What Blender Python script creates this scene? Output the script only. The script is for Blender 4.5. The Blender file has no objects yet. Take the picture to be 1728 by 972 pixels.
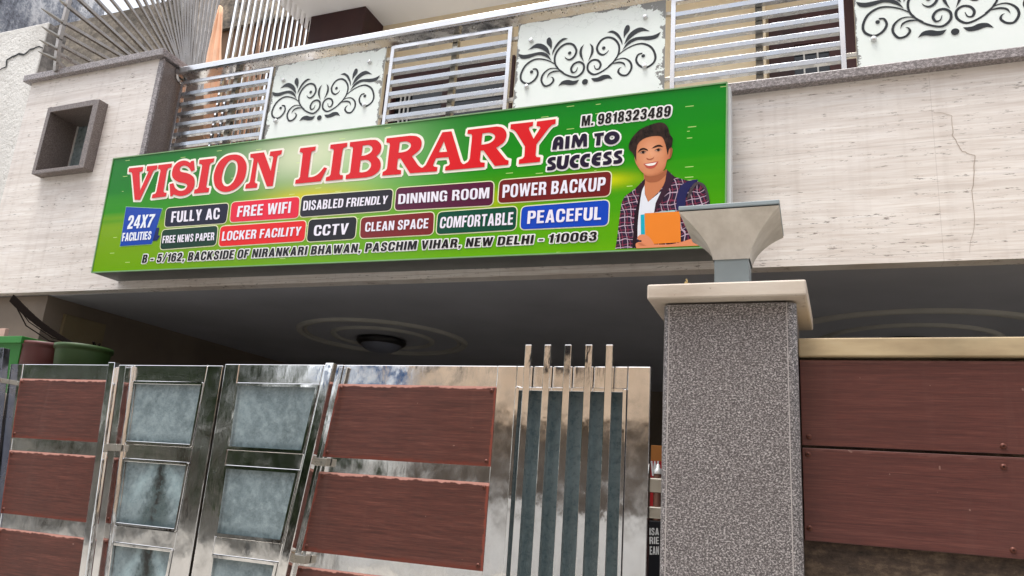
import bpy, bmesh, math, random
from math import sin, cos, pi, radians, sqrt
from mathutils import Vector, Matrix

# ---------------------------------------------------------------- scene, camera, light
S = bpy.context.scene
COL = S.collection
EYE = Vector((0, 0, 1.6))
YAW, PIT, ROL, FOC = radians(-22.2528), radians(15.0704), radians(4.1356), 1284.0
FW = Vector((sin(YAW)*cos(PIT), cos(YAW)*cos(PIT), sin(PIT)))
_r0 = Vector((cos(YAW), -sin(YAW), 0)); _u0 = _r0.cross(FW)
RT = _r0*cos(ROL) + _u0*sin(ROL); UP = -_r0*sin(ROL) + _u0*cos(ROL)
cam = bpy.data.cameras.new('camera'); cam.sensor_width = 36; cam.lens = FOC/1728*36
cam.clip_start = 0.05; cam.clip_end = 500
co = bpy.data.objects.new('camera', cam); COL.objects.link(co)
co.matrix_world = Matrix((RT, UP, -FW)).transposed().to_4x4()
co.location = EYE
S.camera = co

W = bpy.data.worlds.new('World'); S.world = W; W.use_nodes = True
wn = W.node_tree; bg = wn.nodes['Background']
sky = wn.nodes.new('ShaderNodeTexSky'); sky.sky_type = 'NISHITA'; sky.sun_disc = False
SUN_EL, SUN_AZ = radians(76), radians(215)     # azimuth measured clockwise from +Y
sky.sun_elevation = SUN_EL; sky.sun_rotation = SUN_AZ
sky.air_density = 1.0; sky.dust_density = 3.0; sky.ozone_density = 1.0
hs = wn.nodes.new('ShaderNodeHueSaturation'); hs.inputs['Saturation'].default_value = 0.28
hs.inputs['Value'].default_value = 1.0
wn.links.new(sky.outputs[0], hs.inputs['Color']); wn.links.new(hs.outputs[0], bg.inputs['Color'])
bg.inputs['Strength'].default_value = 0.15
sun = bpy.data.lights.new('sun', 'SUN'); sun.energy = 1.5; sun.angle = radians(24); sun.color = (1, .96, .9)
so = bpy.data.objects.new('sun', sun); COL.objects.link(so)
sd = Vector((sin(SUN_AZ)*cos(SUN_EL), cos(SUN_AZ)*cos(SUN_EL), sin(SUN_EL)))
so.rotation_euler = sd.to_track_quat('Z', 'Y').to_euler(); so.location = (0, -6, 12)
S.view_settings.view_transform = 'Standard'; S.view_settings.look = 'None'
S.view_settings.gamma = 1; S.view_settings.use_curve_mapping = False
S.view_settings.exposure = 1.13

# ---------------------------------------------------------------- helpers
def ray(px, py): return RT*((px-864)/FOC) - UP*((py-486)/FOC) + FW
def at(px, py, Y): d = ray(px, py); return EYE + d*(Y/d.y)
def atz(px, py, Z): d = ray(px, py); return EYE + d*((Z-EYE.z)/d.z)
def atx(px, py, X): d = ray(px, py); return EYE + d*(X/d.x)
def Z_(ox, oy, s): return lambda x, y: (ox + x/s, oy + y/s)

def lin(r, g, b):
    f = lambda c: (c/12.92 if c <= .04045 else ((c+.055)/1.055)**2.4)
    return (f(r/255), f(g/255), f(b/255), 1)

class MB:
    """collects faces of one mesh in world coordinates"""
    def __init__(s): s.v = []; s.f = []; s.uv = []
    def face(s, pts, uv=None):
        i = len(s.v); s.v += [tuple(p) for p in pts]; s.f.append(list(range(i, i+len(pts))))
        s.uv.append(uv or [(0, 0)]*len(pts)); return s
    def hexa(s, p):       # 8 points: front quad (bl,br,tr,tl) then back quad
        i = len(s.v); s.v += [tuple(q) for q in p]
        F = [(0,1,2,3), (5,4,7,6), (4,0,3,7), (1,5,6,2), (3,2,6,7), (4,5,1,0)]
        u4 = [(0,0),(1,0),(1,1),(0,1)]
        for f in F: s.f.append([i+k for k in f]); s.uv.append(u4)
        return s
    def box(s, x0, x1, y0, y1, z0, z1):
        return s.hexa([(x0,y0,z0),(x1,y0,z0),(x1,y0,z1),(x0,y0,z1),(x0,y1,z0),(x1,y1,z0),(x1,y1,z1),(x0,y1,z1)])
    def bar(s, a, b, w, d=None, side=None):     # square bar from a to b
        a = Vector(a); b = Vector(b); d = d or w; t = (b-a).normalized()
        n = side or (Vector((0,1,0)) if abs(t.y) < .9 else Vector((1,0,0)))
        n = (n - t*n.dot(t)).normalized(); m = t.cross(n)
        q = [(-w/2,-d/2),(w/2,-d/2),(w/2,d/2),(-w/2,d/2)]
        pa = [a+m*i+n*j for i, j in q]; pb = [b+m*i+n*j for i, j in q]
        i = len(s.v); s.v += [tuple(p) for p in pa+pb]
        for f in [(0,1,5,4),(1,2,6,5),(2,3,7,6),(3,0,4,7),(3,2,1,0),(4,5,6,7)]:
            s.f.append([i+k for k in f]); s.uv.append([(0,0),(1,0),(1,1),(0,1)])
        return s
    def tube(s, pts, rads, n=10, cap=True):
        pts = [Vector(p) for p in pts]
        if not hasattr(rads, '__len__'): rads = [rads]*len(pts)
        i0 = len(s.v); prev = None
        for k, p in enumerate(pts):
            t = (pts[min(k+1, len(pts)-1)] - pts[max(k-1, 0)]).normalized()
            if prev is None: prev = t.orthogonal().normalized()
            u = (prev - t*prev.dot(t)).normalized(); prev = u; w = t.cross(u)
            for j in range(n):
                a = 2*pi*j/n; s.v.append(tuple(p + (u*cos(a)+w*sin(a))*rads[k]))
        for k in range(len(pts)-1):
            for j in range(n):
                a = i0+k*n+j; b = i0+k*n+(j+1) % n
                s.f.append([a, b, b+n, a+n]); s.uv.append([(0,0)]*4)
        if cap:
            s.f.append([i0+j for j in range(n)][::-1]); s.uv.append([(0,0)]*n)
            e = i0+(len(pts)-1)*n; s.f.append([e+j for j in range(n)]); s.uv.append([(0,0)]*n)
        return s
    def lathe(s, prof, c, n=32, axis='z'):      # prof: (radius, height) pairs
        c = Vector(c); i0 = len(s.v)
        for r, h in prof:
            for j in range(n):
                a = 2*pi*j/n
                o = Vector((r*cos(a), r*sin(a), h)) if axis == 'z' else Vector((r*cos(a), h, r*sin(a)))
                s.v.append(tuple(c+o))
        for k in range(len(prof)-1):
            for j in range(n):
                a = i0+k*n+j; b = i0+k*n+(j+1) % n
                s.f.append([a, b, b+n, a+n]); s.uv.append([(0,0)]*4)
        return s
    def warp(s, fn): s.v = [tuple(fn(Vector(p))) for p in s.v]; return s
    def build(s, name, m, parent=None, bevel=0, smooth=False, loc=None):
        org = Vector(loc) if loc else (Vector(parent['_org']) if parent and '_org' in parent else Vector((0,0,0)))
        me = bpy.data.meshes.new(name)
        me.from_pydata([tuple(Vector(p)-org) for p in s.v], [], s.f)
        ul = me.uv_layers.new(name='uv'); k = 0
        for poly, uv in zip(me.polygons, s.uv):
            for li, u in zip(poly.loop_indices, uv): ul.data[li].uv = u
            poly.use_smooth = smooth
        bm = bmesh.new(); bm.from_mesh(me)
        if smooth or bevel: bmesh.ops.remove_doubles(bm, verts=bm.verts, dist=1e-5)
        bmesh.ops.recalc_face_normals(bm, faces=bm.faces) if bevel or smooth else None
        bm.to_mesh(me); bm.free()
        o = bpy.data.objects.new(name, me); COL.objects.link(o)
        o.data.materials.append(m)
        if parent: o.parent = parent; o['_org'] = tuple(org)
        else: o.location = org; o['_org'] = tuple(org)
        if parent: o['_org'] = tuple(org)
        if bevel:
            b = o.modifiers.new('bevel', 'BEVEL'); b.width = bevel; b.segments = 2; b.limit_method = 'ANGLE'; b.angle_limit = radians(40)
        return o

def tag(o, label=None, cat=None, group=None, kind=None):
    if label: o['label'] = label
    if cat: o['category'] = cat
    if group: o['group'] = group
    if kind: o['kind'] = kind
    return o
def thing(name, loc, label, cat, group=None):
    o = bpy.data.objects.new(name, None); COL.objects.link(o); o.location = loc; o.empty_display_size = .1
    o['_org'] = tuple(loc)
    return tag(o, label, cat, group)

# 2D outlines -----------------------------------------------------
def smooth_path(pts, n=6):
    """closed outline; points with a third item are smooth (Catmull-Rom), others are corners"""
    N = len(pts); out = []
    P = [Vector((p[0], p[1])) for p in pts]; sm = [len(p) > 2 for p in pts]
    for i in range(N):
        j = (i+1) % N
        out.append(P[i])
        if not sm[i] and not sm[j]: continue
        t0 = (P[j]-P[i-1])*.5 if sm[i] else (P[j]-P[i])
        t1 = (P[(j+1) % N]-P[i])*.5 if sm[j] else (P[j]-P[i])
        L = (P[j]-P[i]).length
        for t in (t0, t1):
            if t.length > 1.3*L: t *= 1.3*L/t.length
        for k in range(1, n):
            t = k/n; h1 = 2*t**3-3*t*t+1; h2 = -2*t**3+3*t*t; h3 = t**3-2*t*t+t; h4 = t**3-t*t
            out.append(P[i]*h1 + P[j]*h2 + t0*h3 + t1*h4)
    return out
def fill2d(polys, offset=0.0):
    """closed 2D polygons (holes inside are cut) -> (verts2d, faces), optionally grown by offset"""
    cu = bpy.data.curves.new('tmp', 'CURVE'); cu.dimensions = '2D'; cu.fill_mode = 'FRONT'; cu.offset = offset
    for pl in polys:
        sp = cu.splines.new('POLY'); sp.points.add(len(pl)-1); sp.use_cyclic_u = True
        for q, p in zip(sp.points, pl): q.co = (p[0], p[1], 0, 1)
    return curve_mesh(cu)
def curve_mesh(cu):
    o = bpy.data.objects.new('tmp', cu); COL.objects.link(o)
    dg = bpy.context.evaluated_depsgraph_get(); dg.update()
    me = bpy.data.meshes.new_from_object(o.evaluated_get(dg))
    v = [(p.co.x, p.co.y) for p in me.vertices]; f = [list(p.vertices) for p in me.polygons]
    bpy.data.objects.remove(o); bpy.data.meshes.remove(me); bpy.data.curves.remove(cu)
    return v, f
def flat(mb, vf, Y):
    """put a 2D fill (x = X, y = Z) on the plane at depth Y, facing the street"""
    v, f = vf; i = len(mb.v); mb.v += [(a, Y, b) for a, b in v]
    for q in f:
        a, b, c = (Vector(v[q[0]]), Vector(v[q[1]]), Vector(v[q[2]]))
        q2 = list(q)
        if (b-a).cross(c-a) < 0: q2 = q2[::-1]
        mb.f.append([i+k for k in q2]); mb.uv.append([(v[k][0], v[k][1]) for k in q2])
    return mb
def area2(P): return .5*sum(P[i-1][0]*P[i][1]-P[i][0]*P[i-1][1] for i in range(len(P)))
def inside(p, P):
    c = False
    for i in range(len(P)):
        a, b = P[i-1], P[i]
        if (a[1] > p[1]) != (b[1] > p[1]) and p[0] < (b[0]-a[0])*(p[1]-a[1])/(b[1]-a[1])+a[0]: c = not c
    return c
def grow(polys, d, drop=False):
    """thicken filled outlines by d; counters shrink, and vanish when they close up"""
    out = []
    for i, P in enumerate(polys):
        Q = []
        for p in P:
            p = Vector((p[0], p[1]))
            if not Q or (p-Q[-1]).length > .0006: Q.append(p)
        if (Q[0]-Q[-1]).length < .0006: Q.pop()
        if len(Q) < 3: continue
        hole = sum(inside(Q[0], R) for j, R in enumerate(polys) if j != i) % 2 == 1
        A = area2(Q); sg = (1 if A > 0 else -1)*(-1 if hole else 1)
        R = []; N = len(Q)
        for k in range(N):
            e0 = (Q[k]-Q[k-1]).normalized(); e1 = (Q[(k+1) % N]-Q[k]).normalized()
            n0 = Vector((e0.y, -e0.x)); n1 = Vector((e1.y, -e1.x)); m = n0+n1
            L_ = max(m.length, .05); m = m/L_; cs = max(.55, m.dot(n0))
            R.append(Q[k]+m*(d*sg/cs))
        if hole and (area2(R)*A < 0 or abs(area2(R)) < .12*abs(A) or drop): continue
        out.append(R)
    return out
# heavy condensed capitals, drawn for the sign (cap height 1; a third item marks a smooth point)
_O = [[(.24,1.02,1),(.40,.97,1),(.48,.78,1),(.48,.22,1),(.40,.03,1),(.24,-.02,1),(.08,.03,1),(0,.22,1),(0,.78,1),(.08,.97,1)], [(.24,.88,1),(.315,.78,1),(.315,.22,1),(.24,.12,1),(.165,.22,1),(.165,.78,1)]]
_6 = [[(.44,.74),(.43,.86,1),(.36,.99,1),(.23,1.02,1),(.08,.97,1),(0,.76,1),(0,.24,1),(.07,.03,1),(.23,-.02,1),(.39,.03,1),(.455,.22,1),(.455,.42,1),(.39,.61,1),(.27,.64,1),(.165,.58),(.165,.78,1),(.225,.88,1),(.28,.82,1),(.285,.74)], [(.23,.51,1),(.29,.44,1),(.29,.20,1),(.23,.12,1),(.165,.20,1),(.165,.44,1)]]
GLY = {
'A': [[(0,0),(.17,1),(.35,1),(.52,0),(.35,0),(.32,.2),(.2,.2),(.17,0)], [(.22,.36),(.30,.36),(.26,.72)]],
'B': [[(0,0),(.28,0),(.42,.06,1),(.47,.26,1),(.43,.45,1),(.36,.52),(.43,.61,1),(.45,.78,1),(.40,.95,1),(.27,1),(0,1)], [(.165,.15),(.24,.15),(.30,.23,1),(.29,.38,1),(.24,.44),(.165,.44)], [(.165,.60),(.24,.60),(.285,.67,1),(.285,.78,1),(.24,.85),(.165,.85)]],
'C': [[(.48,.38),(.48,.22,1),(.40,.02,1),(.24,-.02,1),(.08,.02,1),(0,.22,1),(0,.78,1),(.08,.98,1),(.24,1.02,1),(.40,.98,1),(.48,.78,1),(.48,.64),(.32,.64),(.32,.78,1),(.24,.87,1),(.165,.78,1),(.165,.22,1),(.24,.13,1),(.32,.22,1),(.32,.38)]],
'D': [[(0,0),(.26,0),(.42,.06,1),(.48,.24,1),(.48,.76,1),(.42,.94,1),(.26,1),(0,1)], [(.165,.15),(.25,.15),(.315,.25,1),(.315,.75,1),(.25,.85),(.165,.85)]],
'E': [[(0,0),(.40,0),(.40,.16),(.165,.16),(.165,.43),(.37,.43),(.37,.58),(.165,.58),(.165,.84),(.39,.84),(.39,1),(0,1)]],
'F': [[(0,0),(.165,0),(.165,.41),(.35,.41),(.35,.57),(.165,.57),(.165,.84),(.38,.84),(.38,1),(0,1)]],
'G': [[(.48,.53),(.27,.53),(.27,.38),(.325,.38),(.325,.22,1),(.24,.13,1),(.165,.22,1),(.165,.78,1),(.24,.87,1),(.315,.78,1),(.315,.68),(.48,.68),(.48,.78,1),(.40,.98,1),(.24,1.02,1),(.08,.98,1),(0,.78,1),(0,.22,1),(.08,.02,1),(.22,-.02,1),(.34,.08),(.36,0),(.48,0)]],
'H': [[(0,0),(.165,0),(.165,.42),(.32,.42),(.32,0),(.485,0),(.485,1),(.32,1),(.32,.59),(.165,.59),(.165,1),(0,1)]],
'I': [[(0,0),(.165,0),(.165,1),(0,1)]],
'K': [[(0,0),(.165,0),(.165,.26),(.22,.38),(.34,0),(.52,0),(.33,.56),(.50,1),(.33,1),(.165,.60),(.165,1),(0,1)]],
'L': [[(0,0),(.38,0),(.38,.16),(.165,.16),(.165,1),(0,1)]],
'M': [[(0,0),(.15,0),(.15,.66),(.26,0),(.38,0),(.49,.66),(.49,0),(.64,0),(.64,1),(.42,1),(.32,.42),(.22,1),(0,1)]],
'N': [[(0,0),(.15,0),(.15,.58),(.31,0),(.48,0),(.48,1),(.33,1),(.33,.42),(.17,1),(0,1)]],
'O': _O, '0': _O,
'P': [[(0,0),(.165,0),(.165,.38),(.26,.38),(.40,.42,1),(.46,.56,1),(.46,.82,1),(.40,.96,1),(.26,1),(0,1)], [(.165,.54),(.24,.54),(.295,.60,1),(.295,.78,1),(.24,.84),(.165,.84)]],
'R': [[(0,0),(.165,0),(.165,.42),(.22,.42),(.285,.34,1),(.31,0),(.48,0),(.455,.36,1),(.37,.50),(.45,.60,1),(.46,.80,1),(.40,.96,1),(.26,1),(0,1)], [(.165,.57),(.24,.57),(.295,.63,1),(.295,.79,1),(.24,.85),(.165,.85)]],
'S': [[(.44,.68),(.44,.78,1),(.38,.96,1),(.23,1.02,1),(.08,.96,1),(.01,.76,1),(.07,.56,1),(.24,.43,1),(.295,.30,1),(.29,.19,1),(.23,.13,1),(.17,.19,1),(.165,.34),(0,.34),(.0,.22,1),(.07,.03,1),(.23,-.02,1),(.39,.04,1),(.455,.26,1),(.40,.46,1),(.23,.60,1),(.165,.72,1),(.17,.82,1),(.23,.87,1),(.285,.81,1),(.29,.68)]],
'T': [[(.14,0),(.305,0),(.305,.84),(.445,.84),(.445,1),(0,1),(0,.84),(.14,.84)]],
'U': [[(0,1),(0,.22,1),(.08,.02,1),(.24,-.02,1),(.40,.02,1),(.48,.22,1),(.48,1),(.315,1),(.315,.22,1),(.24,.13,1),(.165,.22,1),(.165,1)]],
'V': [[(0,1),(.17,0),(.33,0),(.50,1),(.335,1),(.25,.32),(.165,1)]],
'W': [[(0,1),(.12,0),(.28,0),(.36,.55),(.44,0),(.60,0),(.72,1),(.565,1),(.51,.40),(.42,1),(.30,1),(.21,.40),(.155,1)]],
'X': [[(0,0),(.17,0),(.25,.29),(.33,0),(.50,0),(.34,.52),(.49,1),(.325,1),(.25,.74),(.175,1),(.01,1),(.16,.52)]],
'Y': [[(.165,0),(.33,0),(.33,.40),(.495,1),(.325,1),(.2475,.62),(.17,1),(0,1),(.165,.40)]],
'1': [[(.12,0),(.285,0),(.285,1),(.16,1),(.13,.88,1),(0,.82),(0,.70),(.12,.70)]],
'2': [[(0,0),(.44,0),(.44,.16),(.20,.16),(.27,.28,1),(.40,.48,1),(.45,.72,1),(.39,.96,1),(.23,1.02,1),(.06,.95,1),(0,.74,1),(0,.66),(.155,.66),(.16,.78,1),(.22,.87,1),(.285,.79,1),(.27,.62,1),(.14,.40,1),(.02,.20,1)]],
'3': [[(.0,.30),(0,.22,1),(.07,.02,1),(.23,-.02,1),(.39,.03,1),(.455,.25,1),(.42,.43,1),(.34,.53),(.41,.62,1),(.43,.80,1),(.37,.97,1),(.22,1.02,1),(.06,.96,1),(.01,.72),(.165,.72),(.17,.82,1),(.22,.87,1),(.275,.81,1),(.275,.68,1),(.23,.60,1),(.16,.59),(.16,.46),(.23,.45,1),(.295,.36,1),(.295,.20,1),(.23,.12,1),(.165,.20,1),(.165,.30)]],
'4': [[(.27,0),(.425,0),(.425,.20),(.49,.20),(.49,.34),(.425,.34),(.425,1),(.24,1),(0,.36),(0,.20),(.27,.20)], [(.13,.34),(.27,.34),(.27,.74)]],
'5': [[(0,.29),(0,.22,1),(.07,.02,1),(.23,-.02,1),(.39,.04,1),(.455,.26,1),(.45,.48,1),(.39,.63,1),(.27,.66,1),(.175,.61),(.185,.85),(.43,.85),(.43,1),(.05,1),(.02,.46),(.165,.46),(.225,.52,1),(.29,.45,1),(.295,.24,1),(.23,.12,1),(.165,.20,1),(.16,.29)]],
'6': _6, '9': [[(.455-p[0], 1-p[1])+tuple(p[2:]) for p in P] for P in _6],
'7': [[(.06,0),(.23,0),(.27,.30,1),(.33,.58,1),(.44,.85),(.44,1),(0,1),(0,.84),(.27,.84),(.17,.58,1),(.09,.28,1)]],
'8': [[(.23,1.02,1),(.38,.97,1),(.435,.80,1),(.41,.62,1),(.34,.54),(.42,.45,1),(.46,.26,1),(.40,.03,1),(.23,-.02,1),(.06,.03,1),(0,.26,1),(.04,.45,1),(.12,.54),(.05,.62,1),(.025,.80,1),(.08,.97,1)], [(.23,.88,1),(.28,.81,1),(.28,.67,1),(.23,.60,1),(.18,.67,1),(.18,.81,1)], [(.23,.46,1),(.295,.36,1),(.295,.20,1),(.23,.12,1),(.165,.20,1),(.165,.36,1)]],
'-': [[(0,.30),(.30,.30),(.30,.45),(0,.45)]], '/': [[(0,-.02),(.11,-.02),(.35,1.02),(.24,1.02)]],
',': [[(0,.17),(0,0),(.06,0),(.02,-.14),(.09,-.14),(.165,.05),(.165,.17)]], '.': [[(0,0),(.165,0),(.165,.17),(0,.17)]]}
def text2d(txt, quad, Y, offset, track=1.0, drop=False):
    """capitals stretched into a quad (BL, BR, TR, TL in photo pixels, measured on the plane Y)"""
    x = 0; L_ = []
    for ch in txt:
        if ch == ' ': x += .24; L_.append(None); continue
        g = GLY[ch]; w = max(p[0] for P in g for p in P)
        L_.append([[(p[0]+x, p[1]) for p in smooth_path(P, 4)] for P in g]); x += w+.075*track
    W_ = x-.075*track
    q = [at(px, py, Y) for px, py in quad]; q = [Vector((p.x, p.z)) for p in q]
    def mp(c):
        u = c[0]/W_; w = c[1]
        return (q[0]*(1-u)+q[1]*u)*(1-w) + (q[3]*(1-u)+q[2]*u)*w
    words = [[]]
    for g in L_:
        if g is None: words.append([])
        else: words[-1].append(grow([[mp(p) for p in P] for P in g], offset) if offset else [[mp(p) for p in P] for P in g])
    return words
def letters(mb, polygons, Y):
    for g in polygons: flat(mb, fill2d(g), Y)
    return mb
def halo(mb, polygons, Y, w):
    """printed border round each letter: the letter itself plus a band of half-width w along its outline"""
    for g in polygons:
        flat(mb, fill2d(g), Y); k = 0
        for P in g:
            P = [Vector((p[0], p[1])) for p in P]
            for i in range(len(P)):
                a, b = P[i-1], P[i]
                if (b-a).length < 1e-5: continue
                t = (b-a).normalized(); m = Vector((-t.y, t.x))*w; e_ = t*w*.55; k += 1
                y = Y-k*2.5e-6; i0 = len(mb.v)
                mb.v += [(c.x, y, c.y) for c in (a-e_-m, b+e_-m, b+e_+m, a-e_+m)]; mb.f.append([i0, i0+1, i0+2, i0+3]); mb.uv.append([(0,0)]*4)
    return mb
def catmull(pts, n=8):
    P = [Vector(p) for p in pts]; out = []
    for i in range(len(P)-1):
        a = P[max(i-1, 0)]; b = P[i]; c = P[i+1]; d = P[min(i+2, len(P)-1)]
        for k in range(n):
            t = k/n
            out.append(.5*((2*b)+(c-a)*t+(2*a-5*b+4*c-d)*t*t+(3*b-a-3*c+d)*t**3))
    out.append(P[-1]); return out
def ribbon(pts, w0, w1, w2, n=8):
    """outline of a curved stroke, width w0 at start, w1 in the middle, w2 at the end"""
    P = catmull(pts, n); L = []; R = []; N = len(P)
    for i, p in enumerate(P):
        t = (P[min(i+1, N-1)]-P[max(i-1, 0)]).normalized(); m = Vector((-t.y, t.x))
        s = i/(N-1); w = (w0+(w1-w0)*min(1, s/.35)) if s < .35 else w1 if s < .8 else w1+(w2-w1)*(s-.8)/.2
        L.append(p+m*w/2); R.append(p-m*w/2)
    e = P[-1]; t = (P[-1]-P[-2]).normalized(); m = Vector((-t.y, t.x)); cap = []
    for k in range(1, 6):
        a = pi/2 - pi*k/6; cap.append(e + m*(w2/2)*sin(a) + t*(w2/2)*cos(a))
    return L, cap, R
def strip(mb, rb, Y):
    L, cap, R = rb
    i = len(mb.v)
    for a, b in zip(L, R): mb.v += [(a.x, Y, a.y), (b.x, Y, b.y)]
    for k in range(len(L)-1):
        a = i+2*k; mb.f.append([a, a+1, a+3, a+2]); mb.uv.append([(0,0)]*4)
    j = len(mb.v); mb.v += [(L[-1].x, Y, L[-1].y)] + [(c.x, Y, c.y) for c in cap] + [(R[-1].x, Y, R[-1].y)]
    mb.f.append(list(range(j, len(mb.v)))); mb.uv.append([(0,0)]*(len(mb.v)-j))

# ---------------------------------------------------------------- materials
class NT:
    def __init__(s, name):
        s.m = bpy.data.materials.new(name); s.m.use_nodes = True; s.t = s.m.node_tree
        s.b = s.t.nodes['Principled BSDF']; s.oc = s.t.nodes.new('ShaderNodeTexCoord')
    def n(s, typ, **kw):
        x = s.t.nodes.new('ShaderNode'+typ)
        for k, v in kw.items():
            if hasattr(x, k) and k not in x.inputs.keys(): setattr(x, k, v)
            else: s.set(x.inputs[k], v)
        return x
    def set(s, sock, v):
        if isinstance(v, bpy.types.NodeSocket): s.t.links.new(v, sock)
        else: sock.default_value = v
    def vec(s, scale=(1,1,1), src='Object', rot=(0,0,0)):
        mp = s.t.nodes.new('ShaderNodeMapping'); s.t.links.new(s.oc.outputs[src], mp.inputs[0])
        mp.inputs['Scale'].default_value = scale; mp.inputs['Rotation'].default_value = rot; return mp.outputs[0]
    def noise(s, scale, vec=None, detail=4, rough=.55, dist=0):
        x = s.t.nodes.new('ShaderNodeTexNoise'); x.inputs['Scale'].default_value = scale
        x.inputs['Detail'].default_value = detail; x.inputs['Roughness'].default_value = rough; x.inputs['Distortion'].default_value = dist
        s.t.links.new(vec if vec else s.vec(), x.inputs['Vector']); return x.outputs['Fac']
    def ramp(s, fac, stops, interp='LINEAR'):
        x = s.t.nodes.new('ShaderNodeValToRGB'); s.t.links.new(fac, x.inputs[0]); e = x.color_ramp.elements
        x.color_ramp.interpolation = interp
        while len(e) < len(stops): e.new(.5)
        for i, (p, c) in enumerate(stops):
            e[i].position = p; e[i].color = c if hasattr(c, '__len__') else (c, c, c, 1)
        return x.outputs[0]
    def mix(s, fac, a, b, mode='MIX'):
        x = s.t.nodes.new('ShaderNodeMix'); x.data_type = 'RGBA'; x.blend_type = mode; x.clamp_factor = True
        s.set(x.inputs[0], fac); s.set(x.inputs[6], a); s.set(x.inputs[7], b); return x.outputs[2]
    def math(s, op, a, b=0.0, c=None, clamp=False):
        x = s.t.nodes.new('ShaderNodeMath'); x.operation = op; x.use_clamp = clamp; s.set(x.inputs[0], a); s.set(x.inputs[1], b)
        if c is not None: s.set(x.inputs[2], c)
        return x.outputs[0]
    def xyz(s, src='Object'):
        x = s.t.nodes.new('ShaderNodeSeparateXYZ'); s.t.links.new(s.oc.outputs[src], x.inputs[0]); return x.outputs
    def base(s, c): s.set(s.b.inputs['Base Color'], c); return s
    def p(s, **kw):
        for k, v in kw.items(): s.set(s.b.inputs[k.replace('_', ' ')], v)
        return s
    def bump(s, h, strength=.3, dist=.01):
        x = s.t.nodes.new('ShaderNodeBump'); s.set(x.inputs['Height'], h); x.inputs['Strength'].default_value = strength
        x.inputs['Distance'].default_value = dist; s.t.links.new(x.outputs[0], s.b.inputs['Normal']); return s

def plain(name, c, rough=.5, metal=0, var=.12, scale=8, bump=0, spec=.5):
    k = NT(name); n = k.noise(scale)
    f = k.ramp(n, [(.3, 1-var), (.7, 1+var*.0+0)])
    k.base(k.mix(1.0, c, f, 'MULTIPLY')); k.p(Roughness=rough, Metallic=metal, Specular_IOR_Level=spec)
    if bump: k.bump(k.noise(scale*6), bump, .004)
    return k.m

def travertine():
    k = NT('travertine')
    wob = k.noise(.9, detail=2)
    v = k.vec((.45, .45, 9)); mp = k.n('VectorMath', operation='ADD')
    k.t.links.new(v, mp.inputs[0]); cb = k.n('CombineXYZ'); k.set(cb.inputs[2], k.math('MULTIPLY', wob, .22)); k.t.links.new(cb.outputs[0], mp.inputs[1])
    st = k.noise(1.6, mp.outputs[0], 6, .62)
    fine = k.noise(9, mp.outputs[0], 4, .6)
    c = k.ramp(st, [(.25, lin(194,184,176)), (.42, lin(220,213,207)), (.6, lin(236,231,226)), (.78, lin(218,216,217))])
    c = k.mix(k.ramp(fine, [(.35, .4), (.6, 0)]), c, lin(188,170,156))
    big = k.noise(.55, detail=3); c = k.mix(k.ramp(big, [(.4, 0), (.7, .35)]), c, lin(196,190,192))
    # pits: elongated holes in bands
    pv = k.vec((14, 14, 80)); pits = k.noise(1.0, pv, 4, .7)
    band = k.ramp(k.noise(2.4, mp.outputs[0], 3), [(.45, 0), (.58, 1)])
    pm = k.math('MULTIPLY', k.ramp(pits, [(.58, 0), (.63, 1)]), k.math('MULTIPLY_ADD', band, .93, .03))
    c = k.mix(k.math('MULTIPLY', pm, .85), c, lin(92,74,62))
    # joints of the slabs
    x, y, z = k.xyz()
    j = k.math('MODULO', k.math('ADD', z, 10.09), .62); jm = k.math('LESS_THAN', j, .004)
    jx = k.math('MODULO', k.math('ADD', x, 20.55), 1.22); jm = k.math('MAXIMUM', jm, k.math('LESS_THAN', jx, .003))
    c = k.mix(k.math('MULTIPLY', jm, .24), c, lin(120,102,90))
    # weather streaks below the coping
    sv = k.vec((14, 14, .7)); sn = k.noise(1.0, sv, 4)
    c = k.mix(k.math('MULTIPLY', k.ramp(sn, [(.52, 0), (.75, 1)]), .16), c, lin(140,120,104))
    k.base(c).p(Roughness=.45)
    k.bump(k.math('SUBTRACT', k.math('MULTIPLY', fine, .25), pm), .35, .006)
    return k.m
def granite(name='granite', lo=(58,54,56), mid=(112,106,106), hi=(178,172,172), sc=190, warm=0.0, rough=.4):
    k = NT(name)
    v = k.vec((1, 1, 1.35)); n = k.noise(sc*.55, v, 3, .6); n2 = k.noise(sc*1.3, v, 2, .6)
    s = k.math('MULTIPLY_ADD', n2, .4, k.math('MULTIPLY', n, .6))
    c = k.ramp(s, [(.34, lin(*lo)), (.5, lin(*mid)), (.62, lin(*hi))])
    big = k.noise(3, detail=4); c = k.mix(k.ramp(big, [(.35, 0), (.75, .3)]), c, lin(92,84,84))
    if warm: c = k.mix(warm, c, lin(120,95,80))
    k.base(c).p(Roughness=rough, Coat_Weight=.15, Coat_Roughness=.2); k.bump(s, .15, .003)
    return k.m
def steel(name='stainless_steel', tint=(190,188,186), rough=.13, bumpk=.10, wob=2.2):
    k = NT(name)
    sm = k.noise(5, k.vec((1,1,.35)), 5, .6)
    c = k.mix(k.ramp(sm, [(.45, 0), (.8, .4)]), lin(*tint), lin(186,182,178))
    rs = k.ramp(k.noise(11, detail=5), [(.35, rough*.6), (.7, rough*2.0)])
    k.base(c).p(Metallic=1.0, Roughness=rs)
    w = k.noise(wob, detail=2); f = k.noise(70, k.vec((1,1,.08)), 2)
    dn = k.noise(wob*4.5, k.vec((1, 1, .5)), 3)
    k.bump(k.math('MULTIPLY_ADD', f, .008, k.math('MULTIPLY_ADD', dn, .16, w)), bumpk*1.5, .06)
    return k.m
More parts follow.
